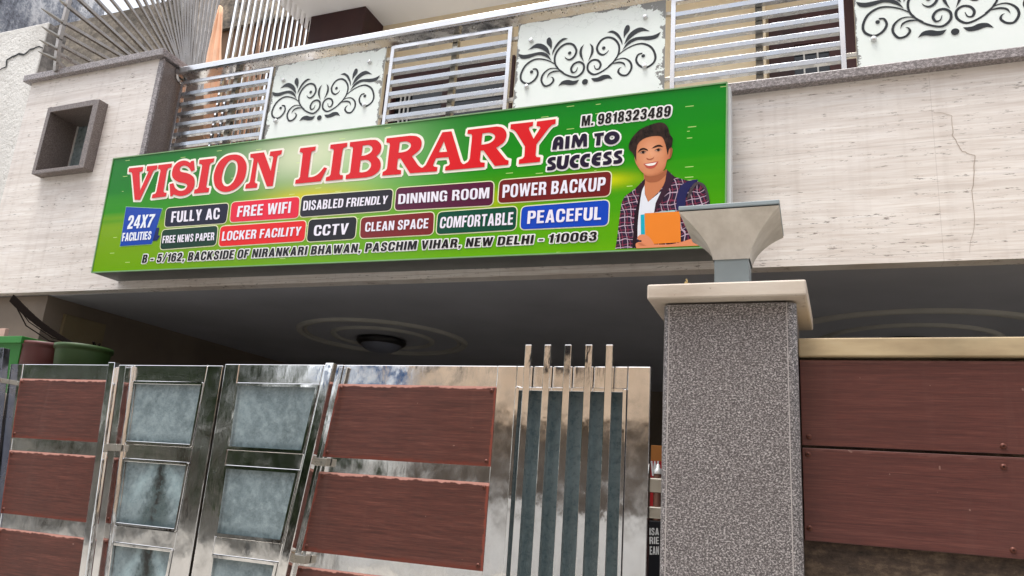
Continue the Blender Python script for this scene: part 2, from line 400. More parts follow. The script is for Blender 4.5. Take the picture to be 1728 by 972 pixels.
def laminate(name='wood_laminate', tint=None, edges=True):
    k = NT(name)
    v = k.vec((.7, .7, 26)); wob = k.noise(1.7, detail=2)
    g = k.noise(2.6, v, 6, .65, .25); f = k.noise(22, k.vec((.35,.35,14)), 3, .7)
    pores = k.noise(60, k.vec((.16, .16, 6)), 2, .6)
    c = k.ramp(g, [(.3, lin(60,28,21)), (.45, lin(87,44,35)), (.56, lin(99,53,43)), (.7, lin(117,69,58))])
    c = k.mix(k.ramp(f, [(.4, .7), (.6, 0)]), c, lin(56,28,23))
    c = k.mix(k.ramp(pores, [(.55, 0), (.75, .35)]), c, lin(126,84,72))
    wm = k.noise(1.0, k.vec((11, 11, .9)), 4, .6); c = k.mix(k.ramp(wm, [(.58, 0), (.85, .16)]), c, lin(124,92,84))
    big = k.noise(1.3, detail=4); c = k.mix(k.ramp(big, [(.5, 0), (.8, .2)]), c, lin(112,76,68))
    # edge where the skin has lifted or faded: pinkish, orange-red below
    u = k.xyz('UV'); n = k.noise(7, detail=5, rough=.7); n2 = k.noise(22, detail=3)
    nn = k.math('MULTIPLY_ADD', n2, .4, k.math('MULTIPLY', n, .6))
    ex = k.math('MINIMUM', u[0], k.math('SUBTRACT', 1.0, u[0]))
    top = k.math('SUBTRACT', 1.0, u[1])
    mt = k.ramp(k.math('SUBTRACT', top, k.math('MULTIPLY', k.math('SUBTRACT', nn, .36), .14)), [(.0, 1), (.012, 0)])
    mx = k.ramp(k.math('SUBTRACT', ex, k.math('MULTIPLY', k.math('SUBTRACT', nn, .40), .065)), [(.0, 1), (.006, 0)])
    mb = k.ramp(k.math('SUBTRACT', u[1], k.math('MULTIPLY', k.math('SUBTRACT', nn, .36), .16)), [(.0, 1), (.03, 0)])
    E_ = 1.0 if edges else .12
    c = k.mix(k.math('MULTIPLY', mb, .7*E_), c, lin(104,42,26))
    c = k.mix(k.math('MULTIPLY', mx, .75*E_), c, lin(134,62,46))
    c = k.mix(k.math('MULTIPLY', mt, .95*E_), c, lin(200,146,134))
    spots = k.noise(34, detail=1); c = k.mix(k.ramp(spots, [(.79, 0), (.81, .7)]), c, lin(150,120,110))
    if tint: c = k.mix(tint[0], c, tint[1])
    k.base(c).p(Roughness=.38, Coat_Weight=.12, Coat_Roughness=.25); k.bump(k.math('ADD', g, f), .12, .003)
    return k.m
def frosted(name='frosted_glass', dark=0.0, soot=True):
    k = NT(name)
    a = k.noise(3.2, detail=5, rough=.62); b = k.noise(26, detail=6, rough=.68); cfn = k.noise(120, detail=3)
    c = k.ramp(a, [(.3, lin(94,107,111)), (.5, lin(114,128,133)), (.72, lin(140,155,160))])
    c = k.mix(k.ramp(b, [(.48, 0), (.7, .5)]), c, lin(164,180,184))
    c = k.mix(k.ramp(cfn, [(.5, 0), (.75, .25)]), c, lin(62,82,86))
    u = k.xyz('UV')
    if soot:
        # sooty run in the middle of the pane and grime along its lower edge
        w = k.noise(9, detail=5, rough=.7)
        dx = k.math('ABSOLUTE', k.math('SUBTRACT', u[0], k.math('MULTIPLY_ADD', w, .3, .42)))
        wid = k.math('MULTIPLY_ADD', k.math('SUBTRACT', 1.0, u[1]), .30, .06)
        run = k.math('DIVIDE', dx, wid)
        rm = k.ramp(k.math('MULTIPLY', run, k.math('MULTIPLY_ADD', b, 1.1, .42)), [(.38, 1), (.85, 0)])
        side = k.ramp(k.math('ABSOLUTE', k.math('SUBTRACT', run, 1.5)), [(.1, 1), (.9, 0)])
        c = k.mix(k.math('MULTIPLY', side, k.math('MULTIPLY', k.ramp(u[1], [(.25, .0), (.55, .75)]), a)), c, lin(176,200,206))
        c = k.mix(k.math('MULTIPLY', rm, .75), c, lin(62,76,76))
        core = k.ramp(k.math('MULTIPLY', dx, k.math('MULTIPLY_ADD', u[1], -9, 17)), [(.2, 1), (1.3, 0)])
        thr = k.ramp(b, [(.44, 0), (.52, 1)])
        c = k.mix(k.math('MULTIPLY', k.math('MULTIPLY', core, thr), .9), c, lin(24,20,15))
    low = k.ramp(k.math('SUBTRACT', u[1], k.math('MULTIPLY', k.math('SUBTRACT', b, .35), .4)), [(.0, 1), (.10, 0)])
    c = k.mix(k.math('MULTIPLY', low, .8), c, lin(38,58,64))
    if dark: c = k.mix(dark, c, lin(52,70,74))
    k.base(c).p(Roughness=k.ramp(b, [(.35, .2), (.7, .5)]), Specular_IOR_Level=.6)
    k.bump(k.math('ADD', b, cfn), .25, .004)
    return k.m
def vinyl():
    k = NT('printed_banner')
    u, v, _ = k.xyz('UV')
    wv = k.noise(2.2, k.vec((.55, 1, 3.2), 'UV'), 3, .5)
    hb = k.noise(1.0, k.vec((1.2, 9, 1), 'UV'), 4, .55)
    vv = k.math('ADD', v, k.math('MULTIPLY', k.math('SUBTRACT', hb, .5), .30))
    left = k.ramp(vv, [(.0, lin(106,158,2)), (.38, lin(118,158,0)), (.52, lin(46,140,4)), (.72, lin(4,118,14)), (1, lin(0,112,26))])
    right = k.ramp(vv, [(.0, lin(98,168,10)), (.3, lin(68,154,12)), (.6, lin(24,138,16)), (1, lin(0,122,28))])
    c = k.mix(k.ramp(u, [(.3, 0), (.75, 1)]), left, right)
    # pale sky reflection painted into the banner colour between the two words
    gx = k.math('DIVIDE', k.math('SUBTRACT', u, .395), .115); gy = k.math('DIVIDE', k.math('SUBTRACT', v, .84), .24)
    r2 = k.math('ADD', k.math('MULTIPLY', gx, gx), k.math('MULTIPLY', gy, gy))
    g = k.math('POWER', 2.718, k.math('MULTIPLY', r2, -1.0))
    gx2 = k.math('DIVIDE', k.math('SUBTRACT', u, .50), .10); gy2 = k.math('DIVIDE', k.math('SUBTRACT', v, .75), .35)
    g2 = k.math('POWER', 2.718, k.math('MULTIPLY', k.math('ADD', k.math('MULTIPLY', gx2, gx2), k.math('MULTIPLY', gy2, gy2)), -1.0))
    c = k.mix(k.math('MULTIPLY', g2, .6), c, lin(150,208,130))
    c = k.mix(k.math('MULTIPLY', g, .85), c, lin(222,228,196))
    # yellow streaks
    def streak(cu, cv, ru, rv, col, amt):
        nonlocal c
        a = k.math('DIVIDE', k.math('SUBTRACT', u, cu), ru)
        b = k.math('DIVIDE', k.math('SUBTRACT', k.math('ADD', v, k.math('MULTIPLY', wv, .05)), cv), rv)
        e = k.math('POWER', 2.718, k.math('MULTIPLY', k.math('ADD', k.math('MULTIPLY', a, a), k.math('MULTIPLY', b, b)), -1.0))
        c = k.mix(k.math('MULTIPLY', e, amt), c, col)
    streak(.41, .50, .09, .10, lin(226,206,0), .85)
    streak(.835, .47, .05, .045, lin(232,222,10), .9)
    streak(.70, .40, .06, .08, lin(200,200,10), .5)
    # short white dashes of the printed motif
    vo = k.n('TexVoronoi', feature='F1'); k.t.links.new(k.vec((26, 16, 1), 'UV'), vo.inputs['Vector']); vo.inputs['Scale'].default_value = 1
    sx = k.t.nodes.new('ShaderNodeSeparateColor'); k.t.links.new(vo.outputs['Color'], sx.inputs[0])
    dv = k.t.nodes.new('ShaderNodeVectorMath'); dv.operation = 'SUBTRACT'
    k.t.links.new(k.vec((26, 16, 1), 'UV'), dv.inputs[0]); k.t.links.new(vo.outputs['Position'], dv.inputs[1])
    ds = k.t.nodes.new('ShaderNodeSeparateXYZ'); k.t.links.new(dv.outputs[0], ds.inputs[0])
    dash = k.math('MULTIPLY', k.math('LESS_THAN', k.math('ABSOLUTE', ds.outputs[0]), .13), k.math('LESS_THAN', k.math('ABSOLUTE', ds.outputs[1]), .035))
    dash = k.math('MULTIPLY', dash, k.math('GREATER_THAN', sx.outputs[0], .80))
    c = k.mix(k.math('MULTIPLY', dash, .75), c, lin(214,236,150))
    k.base(c).p(Roughness=.2, Specular_IOR_Level=.2)
    k.bump(k.noise(2.5, k.vec((1,1,2.0)), 2), .04, .05)
    return k.m
def skinprint():
    """soft printed shading of the face, as on the banner"""
    k = NT('printed_skin'); x, y, z = k.xyz(); c0 = at(1030+275/4.05, 190+285/4.05, 3.96) - Vector((-2.7, 3.96, 3.4))
    a = k.math('DIVIDE', k.math('SUBTRACT', x, c0.x), .135); b = k.math('DIVIDE', k.math('SUBTRACT', z, c0.z), .20)
    d = k.math('SQRT', k.math('ADD', k.math('MULTIPLY', a, a), k.math('MULTIPLY', b, b)))
    n = k.noise(14, detail=4); d = k.math('MULTIPLY_ADD', n, .35, d)
    k.base(k.ramp(d, [(.2, lin(224,160,124)), (.75, lin(204,134,96)), (1.0, lin(180,108,74)), (1.3, lin(146,84,58))])).p(Roughness=.22, Specular_IOR_Level=.28); return k.m
def hairprint():
    k = NT('printed_hair'); n = k.noise(26, k.vec((1, 1, .5), rot=(0, .5, 0)), 4); k.base(k.ramp(n, [(.4, lin(20,12,13)), (.7, lin(58,40,36))])).p(Roughness=.22, Specular_IOR_Level=.28); return k.m
def plaid():
    k = NT('printed_plaid')
    x, y, z = k.xyz()
    wob = k.math('MULTIPLY', k.math('SUBTRACT', k.noise(6, detail=2), .5), .10)
    a = k.math('ADD', x, k.math('ADD', k.math('MULTIPLY', z, .16), wob)); b = k.math('ADD', z, k.math('ADD', wob, k.math('MULTIPLY', x, -.12)))
    def lines(co, per, w, off=0.0):
        m = k.math('MODULO', k.math('ADD', co, 40+off), per); return k.math('LESS_THAN', m, w)
    c = lin(44,22,38)
    bl = k.math('MAXIMUM', lines(a, .044, .016), lines(b, .044, .016)); c = k.mix(k.math('MULTIPLY', bl, .6), c, lin(34,28,60))
    rd = k.math('MAXIMUM', lines(a, .044, .0045, .012), lines(b, .044, .0045, .012)); c = k.mix(k.math('MULTIPLY', rd, .6), c, lin(150,52,88))
    wh = k.math('MAXIMUM', lines(a, .044, .0046, .028), lines(b, .044, .0046, .028)); c = k.mix(k.math('MULTIPLY', wh, .75), c, lin(206,180,200))
    k.base(c).p(Roughness=.22, Specular_IOR_Level=.4); return k.m
def backpaint():
    k = NT('back_painted_glass')
    u = k.xyz('UV'); n = k.noise(7, detail=6, rough=.72); n2 = k.noise(2.2, detail=3)
    ex = k.math('MINIMUM', u[0], k.math('SUBTRACT', 1.0, u[0])); ey = k.math('MINIMUM', k.math('MULTIPLY', u[1], 2.0), k.math('SUBTRACT', 1.0, u[1]))
    e = k.math('MINIMUM', ex, ey)
    chip = k.ramp(k.math('SUBTRACT', e, k.math('MULTIPLY', k.math('MULTIPLY', k.math('SUBTRACT', n, .44), k.ramp(n2, [(.42, .15), (.62, 1)])), .40)), [(.0, 1), (.004, 0)])
    c = k.mix(k.ramp(k.noise(3.5, detail=5), [(.45, 0), (.75, .5)]), lin(228,236,231), lin(238,241,240))
    c = k.mix(chip, c, lin(128,128,124))
    crack = k.ramp(k.math('ABSOLUTE', k.math('SUBTRACT', k.noise(5.5, detail=7, rough=.6), .5)), [(.002, 1), (.007, 0)])
    cm = k.math('MULTIPLY', crack, k.ramp(u[1], [(.72, 0), (.84, 1)]))
    c = k.mix(k.math('MULTIPLY', cm, .35), c, lin(150,158,154))
    k.base(c).p(Roughness=.12)
    k.bump(k.noise(1.5, detail=1), .02, .05)
    return k.m
def stucco(name, c1, c2, pit=.5, sc=30):
    k = NT(name); a = k.noise(2.0, detail=6, rough=.7); b = k.noise(sc, detail=5, rough=.65)
    c = k.mix(k.ramp(a, [(.35, 0), (.7, 1)]), c1, c2)
    pm = k.ramp(b, [(.30, 1), (.40, 0)]); c = k.mix(k.math('MULTIPLY', pm, pit), c, lin(120,114,108))
    k.base(c).p(Roughness=.9); k.bump(b, .9, .02); return k.m
def stained(name, c0, c1, c2, sc=1.2, vs=.5):
    k = NT(name); a = k.noise(sc, k.vec((1,1,vs)), 8, .72); b = k.noise(sc*7, detail=6, rough=.7)
    s = k.math('MULTIPLY_ADD', b, .35, k.math('MULTIPLY', a, .65))
    k.base(k.ramp(s, [(.38, c0), (.5, c1), (.6, c2)])).p(Roughness=.9); k.bump(b, .5, .02); return k.m
def wavewood(name, c1, c2):
    k = NT(name); g = k.noise(3, k.vec((1, 1, .12)), 5, .6); k.base(k.ramp(g, [(.35, c1), (.65, c2)])).p(Roughness=.6); return k.m
def foliage():
    k = NT('leaves'); oi = k.n('ObjectInfo'); n = k.noise(1.2, detail=3)
    k.base(k.ramp(n, [(.35, (.035,.06,.025,1)), (.65, (.09,.14,.055,1))])).p(Roughness=.6); return k.m

M = dict(
 trav=travertine(), granite=granite('speckled_granite', (36,32,34), (98,93,93), (206,200,199), 215),
 granite_b=granite('brown_granite', (78,69,66), (108,98,94), (146,135,130), 190, .05),
 granite_c=granite('grey_granite_coping', (84,79,80), (132,125,126), (182,175,176), 120, 0),
 steel=steel('stainless_steel', (244,243,242), .09, .09, 2.0), steel_b=steel('polished_steel_bar', (242,241,240), .06, .05, 3.0), steel_d=steel('dull_steel', (165,160,150), .28, .1),
 chrome=steel('steel_rail', (206,206,208), .2, .012, 1.2), slat=steel('slat_steel', (172,176,182), .22, .015, 1.2), fansteel=steel('weathered_bar_steel', (158,150,143), .28, .06, 2),
 wood=laminate(), wood_dirty=laminate('weathered_laminate', (.35, lin(84,44,44)), False),
 frost=frosted(), frost_clean=frosted('frosted_glass_plain', 0.0, False), frost_dark=frosted('dim_patterned_glass', .62, False),
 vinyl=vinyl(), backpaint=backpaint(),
 sign_metal=plain('sign_side_metal', lin(112,114,112), .45, .3), sign_edge=plain('sign_edge_trim', lin(206,210,212), .4, .2),
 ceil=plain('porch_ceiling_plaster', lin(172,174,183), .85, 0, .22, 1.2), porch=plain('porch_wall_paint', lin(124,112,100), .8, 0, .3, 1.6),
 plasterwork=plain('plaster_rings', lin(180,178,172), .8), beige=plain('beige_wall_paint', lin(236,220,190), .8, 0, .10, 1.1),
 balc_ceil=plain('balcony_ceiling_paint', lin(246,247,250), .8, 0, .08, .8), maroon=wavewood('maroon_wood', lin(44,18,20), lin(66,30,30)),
 darkglass=plain('dark_window_glass', lin(28,32,38), .08, 0, .1), whitemetal=plain('white_painted_bar', lin(214,214,212), .4, 0, .1),
 cap=None, lampgrey=plain('lamp_blue_grey_paint', lin(140,152,157), .5, 0, .12, 6), lampshade=None,
 blackpaint=plain('black_glass_print', lin(12,14,16), .12, 0, .1), silver=plain('standoff_cap', lin(214,216,216), .3, .6),
 screw=plain('rusty_screw_head', lin(96,52,40), .5, .4), black=plain('black_rubber', lin(16,16,17), .7),
 stonebase=stained('dark_stained_stone', lin(30,23,18), lin(70,56,45), lin(104,88,72), 3.2, 4.0),
 beam=None, asphalt=plain('concrete_lane', lin(150,146,140), .9, 0, .25, 3, .4), paving=plain('concrete_paving', lin(168,164,156), .9, 0, .2, 2, .2),
 porchfloor=plain('porch_floor', lin(176,170,160), .7, 0, .2, 3),
 stucco=stucco('rough_white_stucco', lin(206,204,200), lin(228,227,224)), stuccoside=stained('dark_mottled_plaster', lin(78,76,74), lin(128,124,120), lin(165,160,154), 2.4),
 stain=stained('black_stained_concrete', lin(74,76,84), lin(150,154,164), lin(222,222,224), 3.2, .3), stone=stained('mossy_stone', lin(72,66,58), lin(112,104,94), lin(150,140,126), 2.2, 2),
 ply=wavewood('brown_plywood', lin(86,58,32), lin(116,80,44)), roughbeam=stained('rough_plaster', lin(60,56,54), lin(130,118,104), lin(182,166,146), 1.8, 2),
 cloth=plain('orange_cloth', lin(255,206,172), .85, 0, .22, 5), clothtrim=plain('printed_cloth_band', lin(150,62,44), .85),
 greenpot=plain('green_plastic', lin(46,124,50), .45, 0, .15, 4), maroonpot=plain('maroon_plastic', lin(92,46,44), .5, 0, .15, 4), mosspot=plain('moss_green_plastic', lin(48,74,30), .55, 0, .25, 6),
 soil=plain('soil', lin(50,38,30), 1.0), drystem=plain('dry_stem', lin(24,17,14), 1.0, 0, .3, 12, 0, .05), darkpost=steel('dark_steel_post', (96,100,112), .3, .02),
 pink=plain('pink_card', lin(206,170,158), .7), cream=stained('opposite_house_paint', lin(218,188,158), lin(236,208,178), lin(242,218,192), .8),
 leaf=foliage(), yard=stained('grey_yard_wall', lin(120,116,108), lin(160,154,144), lin(190,184,172), 1.5), bark=wavewood('bark', lin(62,48,36), lin(92,74,58)), blue=plain('blue_tarpaulin', lin(34,84,138), .5),
 carpaint=plain('white_car_paint', lin(220,222,222), .2), tyre=plain('tyre_rubber', lin(24,24,25), .8),
 cardb=plain('brown_cardboard', lin(178,112,48), .8), red=plain('red_print', lin(178,30,34), .5), white=plain('white_print', lin(232,232,230), .5), board=plain('black_board', lin(22,22,28), .5),
 wire=plain('black_wire', lin(20,18,18), .6), dry=plain('dry_twig', lin(190,170,120), .8),
)
def capstone():
    k = NT('beige_capstone'); a = k.noise(2.5, k.vec((1,1,4)), 6, .6); f = k.noise(40, detail=3)
    c = k.ramp(a, [(.3, lin(172,157,142)), (.55, lin(196,184,170)), (.75, lin(206,196,184))])
    geo = k.t.nodes.new('ShaderNodeNewGeometry')
    c = k.mix(k.ramp(f, [(.66, 0), (.72, .5)]), c, lin(110,92,76))
    k.base(c).p(Roughness=.55); k.bump(f, .1, .004); return k.m
def beamstone():
    k = NT('yellowed_stone_beam'); a = k.noise(2.2, k.vec((1,1,5)), 6, .6); b = k.noise(2.6, detail=4)
    c = k.ramp(a, [(.3, lin(152,132,102)), (.6, lin(182,162,128)), (.8, lin(190,174,144))])
    c = k.mix(k.ramp(b, [(.5, 0), (.68, .55)]), c, lin(118,112,88))
    k.base(c).p(Roughness=.6); return k.m
def shadeplastic():
    k = NT('weathered_lamp_shade'); a = k.noise(7, k.vec((1,1,.6)), 5, .65)
    c = k.ramp(a, [(.3, lin(178,173,165)), (.6, lin(204,200,193)), (.8, lin(212,209,204))])
    k.base(c).p(Roughness=.5, Coat_Weight=.1); return k.m
M['cap'] = capstone(); M['beam'] = beamstone(); M['lampshade'] = shadeplastic()
_ink = {}
def inkmat(c):
    k = NT('printed_ink'); n = k.noise(3); k.base(k.mix(1.0, c, k.ramp(n, [(.3, .94), (.7, 1)]), 'MULTIPLY'))
    k.p(Roughness=.22, Specular_IOR_Level=.28); return k.m
def ink(r, g, b):
    if (r, g, b) not in _ink: _ink[(r, g, b)] = inkmat(lin(r, g, b))
    return _ink[(r, g, b)]

# ---------------------------------------------------------------- ground
g = MB().face([(-150,-150,0),(150,-150,0),(150,150,0),(-150,150,0)]).build('ground', M['paving']); tag(g, kind='structure')
g = MB().face([(-60,-4.6,.004),(60,-4.6,.004),(60,1.9,.004),(-60,1.9,.004)]).build('road', M['asphalt']); tag(g, kind='structure')
g = MB().box(-60, 60, 1.9, 2.1, 0, .12).build('kerb', M['paving'], bevel=.01); tag(g, kind='structure')
g = MB().face([(-5.9,3.6,.004),(6,3.6,.004),(6,9.4,.004),(-5.9,9.4,.004)]).build('porch_floor', M['porchfloor']); tag(g, kind='structure')

# ---------------------------------------------------------------- house
FY = 4.2                       # facade plane
ZS = 2.905                     # underside of the slab
YB, ZC = 5.75, 6.1             # balcony back wall and ceiling
house = thing('house', (-2, FY, 0), 'beige travertine fronted house with a steel railed balcony above its dark porch', 'house')
# facade skin with the niche cut out
nx0, nx1, nz0, nz1 = -6.20, -5.66, 3.985, 4.555
fc = MB()
zr = 3.97
fb = lambda x: 2.927 + (x+6.378)*(2.885-2.927)/(0.976+6.378)
def fpoly(x0, x1, z0, z1):
    fc.hexa([(x0,FY,z0 if z0 else fb(x0)),(x1,FY,z0 if z0 else fb(x1)),(x1,FY,z1),(x0,FY,z1),(x0,FY+.1,z0 if z0 else fb(x0)),(x1,FY+.1,z0 if z0 else fb(x1)),(x1,FY+.1,z1),(x0,FY+.1,z1)])
fpoly(-6.67, nx0, 0, 4.97); fpoly(nx1, -5.09, 0, 4.97); fpoly(nx0, nx1, 0, nz0); fpoly(nx0, nx1, nz1, 4.97)
fpoly(-5.09, 4.5, 0, zr)
fc.build('facade_wall', M['trav'], house)
# crack in the facade
zk = Z_(1240, 0, 3.47)
ck = [(1080,650),(1180,655),(1265,678),(1272,735),(1275,800),(1310,850),(1345,895),(1405,915),(1400,1000),(1385,1120),(1400,1300),(1375,1480)]
rnd = random.Random(3)
def crackmesh(pts, z, Y, w, jit=3):
    P = []
    for i in range(len(pts)-1):
        for t in (0, .33, .66):
            P.append((pts[i][0]*(1-t)+pts[i+1][0]*t+rnd.uniform(-jit, jit), pts[i][1]*(1-t)+pts[i+1][1]*t+rnd.uniform(-jit, jit)))
    P.append(pts[-1]); W3 = [at(*z(*p), Y) for p in P]
    m = MB(); L = [Vector((p.x, p.z)) for p in W3]
    strip(m, ribbon(L, w*.4, w, w*.3, 2), Y); return m
crackmesh(ck, zk, FY-.0015, .0030, 8).build('facade_crack', plain('crack_line', lin(168,152,140), .9), house)
# cladding return under the slab edge, porch ceiling, porch walls
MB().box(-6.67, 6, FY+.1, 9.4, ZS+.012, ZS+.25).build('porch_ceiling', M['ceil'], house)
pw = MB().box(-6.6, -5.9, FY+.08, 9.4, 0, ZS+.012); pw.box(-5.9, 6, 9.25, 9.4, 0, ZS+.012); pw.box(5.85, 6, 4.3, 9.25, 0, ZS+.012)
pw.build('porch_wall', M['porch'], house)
MB().box(-5.9, -5.868, 4.45, 4.86, 0, 2.80).build('pilaster', plain('pilaster_paint', lin(122,110,84), .8, 0, .2, 3), house, .005)
def medallion(c, R):
    m = MB(); pr = []
    for r0, w in ((R, .03), (R*.93, .014), (R*.60, .026)):
        for a in range(7):
            t = pi*a/6; pr = pr
        prof = [(r0 - w*cos(pi*a/6), -w*.95*sin(pi*a/6)-.001) for a in range(7)]
        m.lathe(prof, c, 64)
    return m
MC = Vector((-3.72, 6.02, ZS+.012))
medallion(MC, .76).build('ceiling_medallion', M['plasterwork'], house, smooth=True)
MC2 = Vector((.66, 6.35, ZS+.012))
medallion(MC2, 1.02).build('ceiling_medallion', M['plasterwork'], house, smooth=True)
# copings
lc = MB()
lc.hexa([(-6.73,4.15,4.955),(-5.035,4.15,4.965),(-5.035,4.15,5.03),(-6.73,4.15,5.02),(-6.73,4.62,4.955),(-5.035,4.62,4.965),(-5.035,4.62,5.03),(-6.73,4.62,5.02)])
lc.build('pier_coping', M['granite_c'], house, .006)
MB().box(-5.09, 4.5, 4.15, 4.62, 3.962, 4.022).build('balcony_coping', M['granite_c'], house, .006)
# corner pier: lighter granite edge strip to the street, brown granite side
MB().box(-5.105, -5.055, 4.193, 4.215, 3.97, 4.96).build('pier_edge_strip', M['granite_c'], house, .002)
MB().box(nx1+.05, -5.06, 4.302, 4.6, 3.9, 4.95).box(-5.10, -5.06, 4.215, 4.302, 3.9, 4.95).build('balcony_pier', M['granite_b'], house)
# niche window
nf = MB(); t = .042; Y0, Y1 = 4.11, 4.24
nf.box(nx0-.03, nx0+.012, Y0, Y1, nz0-.02, nz1+.045); nf.box(nx1-.01, nx1+.055, Y0, Y1, nz0-.02, nz1+.045)
nf.box(nx0+.012, nx1-.01, Y0, Y1, nz1-.005, nz1+.045); nf.box(nx0+.012, nx1-.01, Y0, Y1, nz0-.02, nz0+.012)
nt = MB().box(nx0-.012, nx0+.010, Y1, 4.62, nz0, nz1).box(nx1-.008, nx1+.03, Y1, 4.62, nz0, nz1).box(nx0, nx1, Y1, 4.62, nz1-.004, nz1+.03).box(nx0, nx1, Y1, 4.62, nz0-.03, nz0+.011)
nw = MB().box(nx0, nx1, 4.40, 4.42, nz0, nz1).build('niche_window', M['frost_clean'], house)
nf.build('niche_frame', M['granite_b'], nw, .004); nt.build('niche_lining', M['granite_b'], nw)
MB().bar((nx0+.014, 4.392, nz0), (nx0+.014, 4.392, nz1), .012).build('niche_bead', M['whitemetal'], nw)
# balcony floor, back wall, ceiling
MB().box(-6.6, 6, 4.65, YB+.2, 3.5, 3.75).build('balcony_floor', plain('balcony_tiles', lin(238,232,222), .4, 0, .1), house)
bw = MB()
w1 = (at(655,126,YB).x, at(869,120,YB).x, at(760,112,YB).z); w2 = (at(1297,60,YB).x, at(1443,60,YB).x, at(1350,12,YB).z)
bw.box(-4.75, w1[0], YB, YB+.2, 3.75, ZC); bw.box(w1[0], w1[1], YB, YB+.2, w1[2], ZC); bw.box(w1[1], w2[0], YB, YB+.2, 3.75, ZC)
bw.box(w2[0], w2[1], YB, YB+.2, w2[2], ZC); bw.box(w2[1], 6, YB, YB+.2, 3.75, ZC)
bw.build('balcony_wall', M['beige'], house)
MB().box(at(1282,60,YB).x, at(1293,60,YB).x, YB-.10, YB, 3.75, w2[2]+.5).build('wall_pilaster', M['beige'], house)
MB().box(-4.8, 6, 4.86, YB+.2, ZC, ZC+.2).build('balcony_ceiling', M['balc_ceil'], house)
a = atz(528, 27, ZC); b = atz(620, 13, ZC)
MB().box(a.x-.02, b.x, a.y, YB-.002, ZC-.55, ZC-.003).build('pelmet', M['maroon'], house, .004)
def window(x0, x1, z1, fr, bars, mull=()):
    z0 = 3.76; m = MB()
    f = MB().box(x0+.002, x0+fr, YB-.03, YB+.08, z0, z1-.002).box(x1-fr, x1-.002, YB-.03, YB+.08, z0, z1-.002).box(x0+fr, x1-fr, YB-.03, YB+.08, z1-fr*1.9, z1-.002)
    for q in mull: f.box(q-.03, q+.03, YB-.028, YB+.07, z0, z1-fr*1.9)
    p = f.build('window', M['maroon'], house)
    MB().box(x0+fr, x1-fr, YB+.04, YB+.05, z0, z1-fr*1.9).build('pane', M['darkglass'], p)
    if bars:
        bm = MB()
        for q in bars: bm.bar((q, YB+.02, z0), (q, YB+.02, z1-fr*1.9), .012)
        for zz in (4.75, 4.95, 5.15): bm.bar((x0+fr, YB+.025, zz), (x1-fr, YB+.025, zz), .006)
        bm.build('window_grille', M['whitemetal'], p)
w1x = [at(px, 190, YB).x for px in (672, 679, 686)]
window(w1[0], w1[1], w1[2], .10, w1x, (at(752,170,YB).x,))
w2x = [at(px, 100, YB).x for px in (1336, 1357, 1380, 1403, 1426)]
window(w2[0], w2[1], w2[2], .19, w2x)

# neighbour's building on the left
nb = thing('neighbour_house', (-8.5, 4.6, 0), 'neighbouring house of rough white stucco and black stained concrete left of the balcony', 'house')
wt = at(78, 38, 4.25).z
MB().hexa([(-9.6,4.25,0),(-6.735,4.25,0),(-6.735,4.25,wt),(-9.6,4.25,wt+.02),(-9.6,4.45,0),(-6.735,4.45,0),(-6.735,4.45,wt),(-9.6,4.45,wt+.02)]).build('stucco_wall', M['stucco'], nb, .01)
MB().box(-6.732, -6.728, 4.262, 4.45, 0, wt-.01).build('stucco_wall_side', M['stuccoside'], nb)  # side face takes a darker, mottled plaster than the front
zc_ = Z_(0, 0, 6.4815)
crackmesh([(-60,790),(0,760),(60,735),(75,660),(130,625),(200,590),(260,597),(330,545),(430,508),(470,530)], zc_, 4.243, .022, 4).build('stucco_crack', M['black'], nb)
MB().box(-11.2, -6.9, 5.9, 6.05, 0, at(100, 42, 5.9).z).build('stone_wall', M['stone'], nb)
MB().box(-12.3, -12, 5.0, 8.5, 0, 9.75).build('stained_wall', M['stain'], nb)
x0 = at(150, 40, 8).x
MB().hexa([(x0-1,8,8.35),(-6.2,8,8.35),(-6.2,8,9.0),(x0-1,8,9.1),(x0-1,8.3,8.35),(-6.2,8.3,8.35),(-6.2,8.3,9.0),(x0-1,8.3,9.1)]).build('plaster_beam', M['roughbeam'], nb)
MB().box(x0-1, -6.2, 8.06, 8.2, 3, 8.36).build('plywood_screen', M['ply'], nb)

# ---------------------------------------------------------------- anti-climb fan grille on the side parapet
fan = thing('fan_grille', (-6.3, 5.0, 5.0), 'sunburst of steel spear bars fanning out above the left pier coping', 'grille')
XG = -6.3
zA = Z_(0, 0, 6.4815); zB = Z_(0, 0, 3.24)
def fanbar(z, p, q, ext0=0, ext1=.3, w=.024, tip=False):
    a = atx(*z(*p), XG); b = atx(*z(*q), XG); d = (b-a).normalized()
    m = MB(); m.bar(a-d*ext0, b+d*ext1, w, w, Vector((1,0,0)))
    if tip:
        s = MB(); c = a; e = a-d*.001
    m.build('spear_bar', M['fansteel'], fan, .002)
for p, q, e in [((700,245),(1320,610),.3),((750,75),(1400,590),.3),((690,370),(1170,640),.3),((660,490),(1010,680),.3),((650,590),(860,710),.3),((640,690),(700,745),.3)]:
    fanbar(zA, p, q, .03, e, .03)
for p, q in [((870,0),(1400,490)),((1060,0),(1400,360))]: fanbar(zA, p, q, .5, .45, .03)
for p, q in [((530,0),(800,280)),((610,0),(830,270)),((700,20),(870,270)),((750,0),(900,265)),((790,0),(920,262)),((830,0),(940,260)),((860,0),(955,280)),((890,0),(965,290)),((920,0),(980,300)),((945,0),(990,310)),((965,0),(1000,310)),((985,0),(1008,315)),((1005,0),(1015,318)),((1022,0),(1022,320)),((1040,0),(1030,325)),((1057,0),(1040,328)),((1080,0),(1052,330)),((1105,0),(1068,340)),((1128,0),(1085,345)),((1150,0),(1100,350)),((1172,0),(1118,355)),((1195,0),(1137,360))]:
    fanbar(zB, p, q, .5, .35, .026)
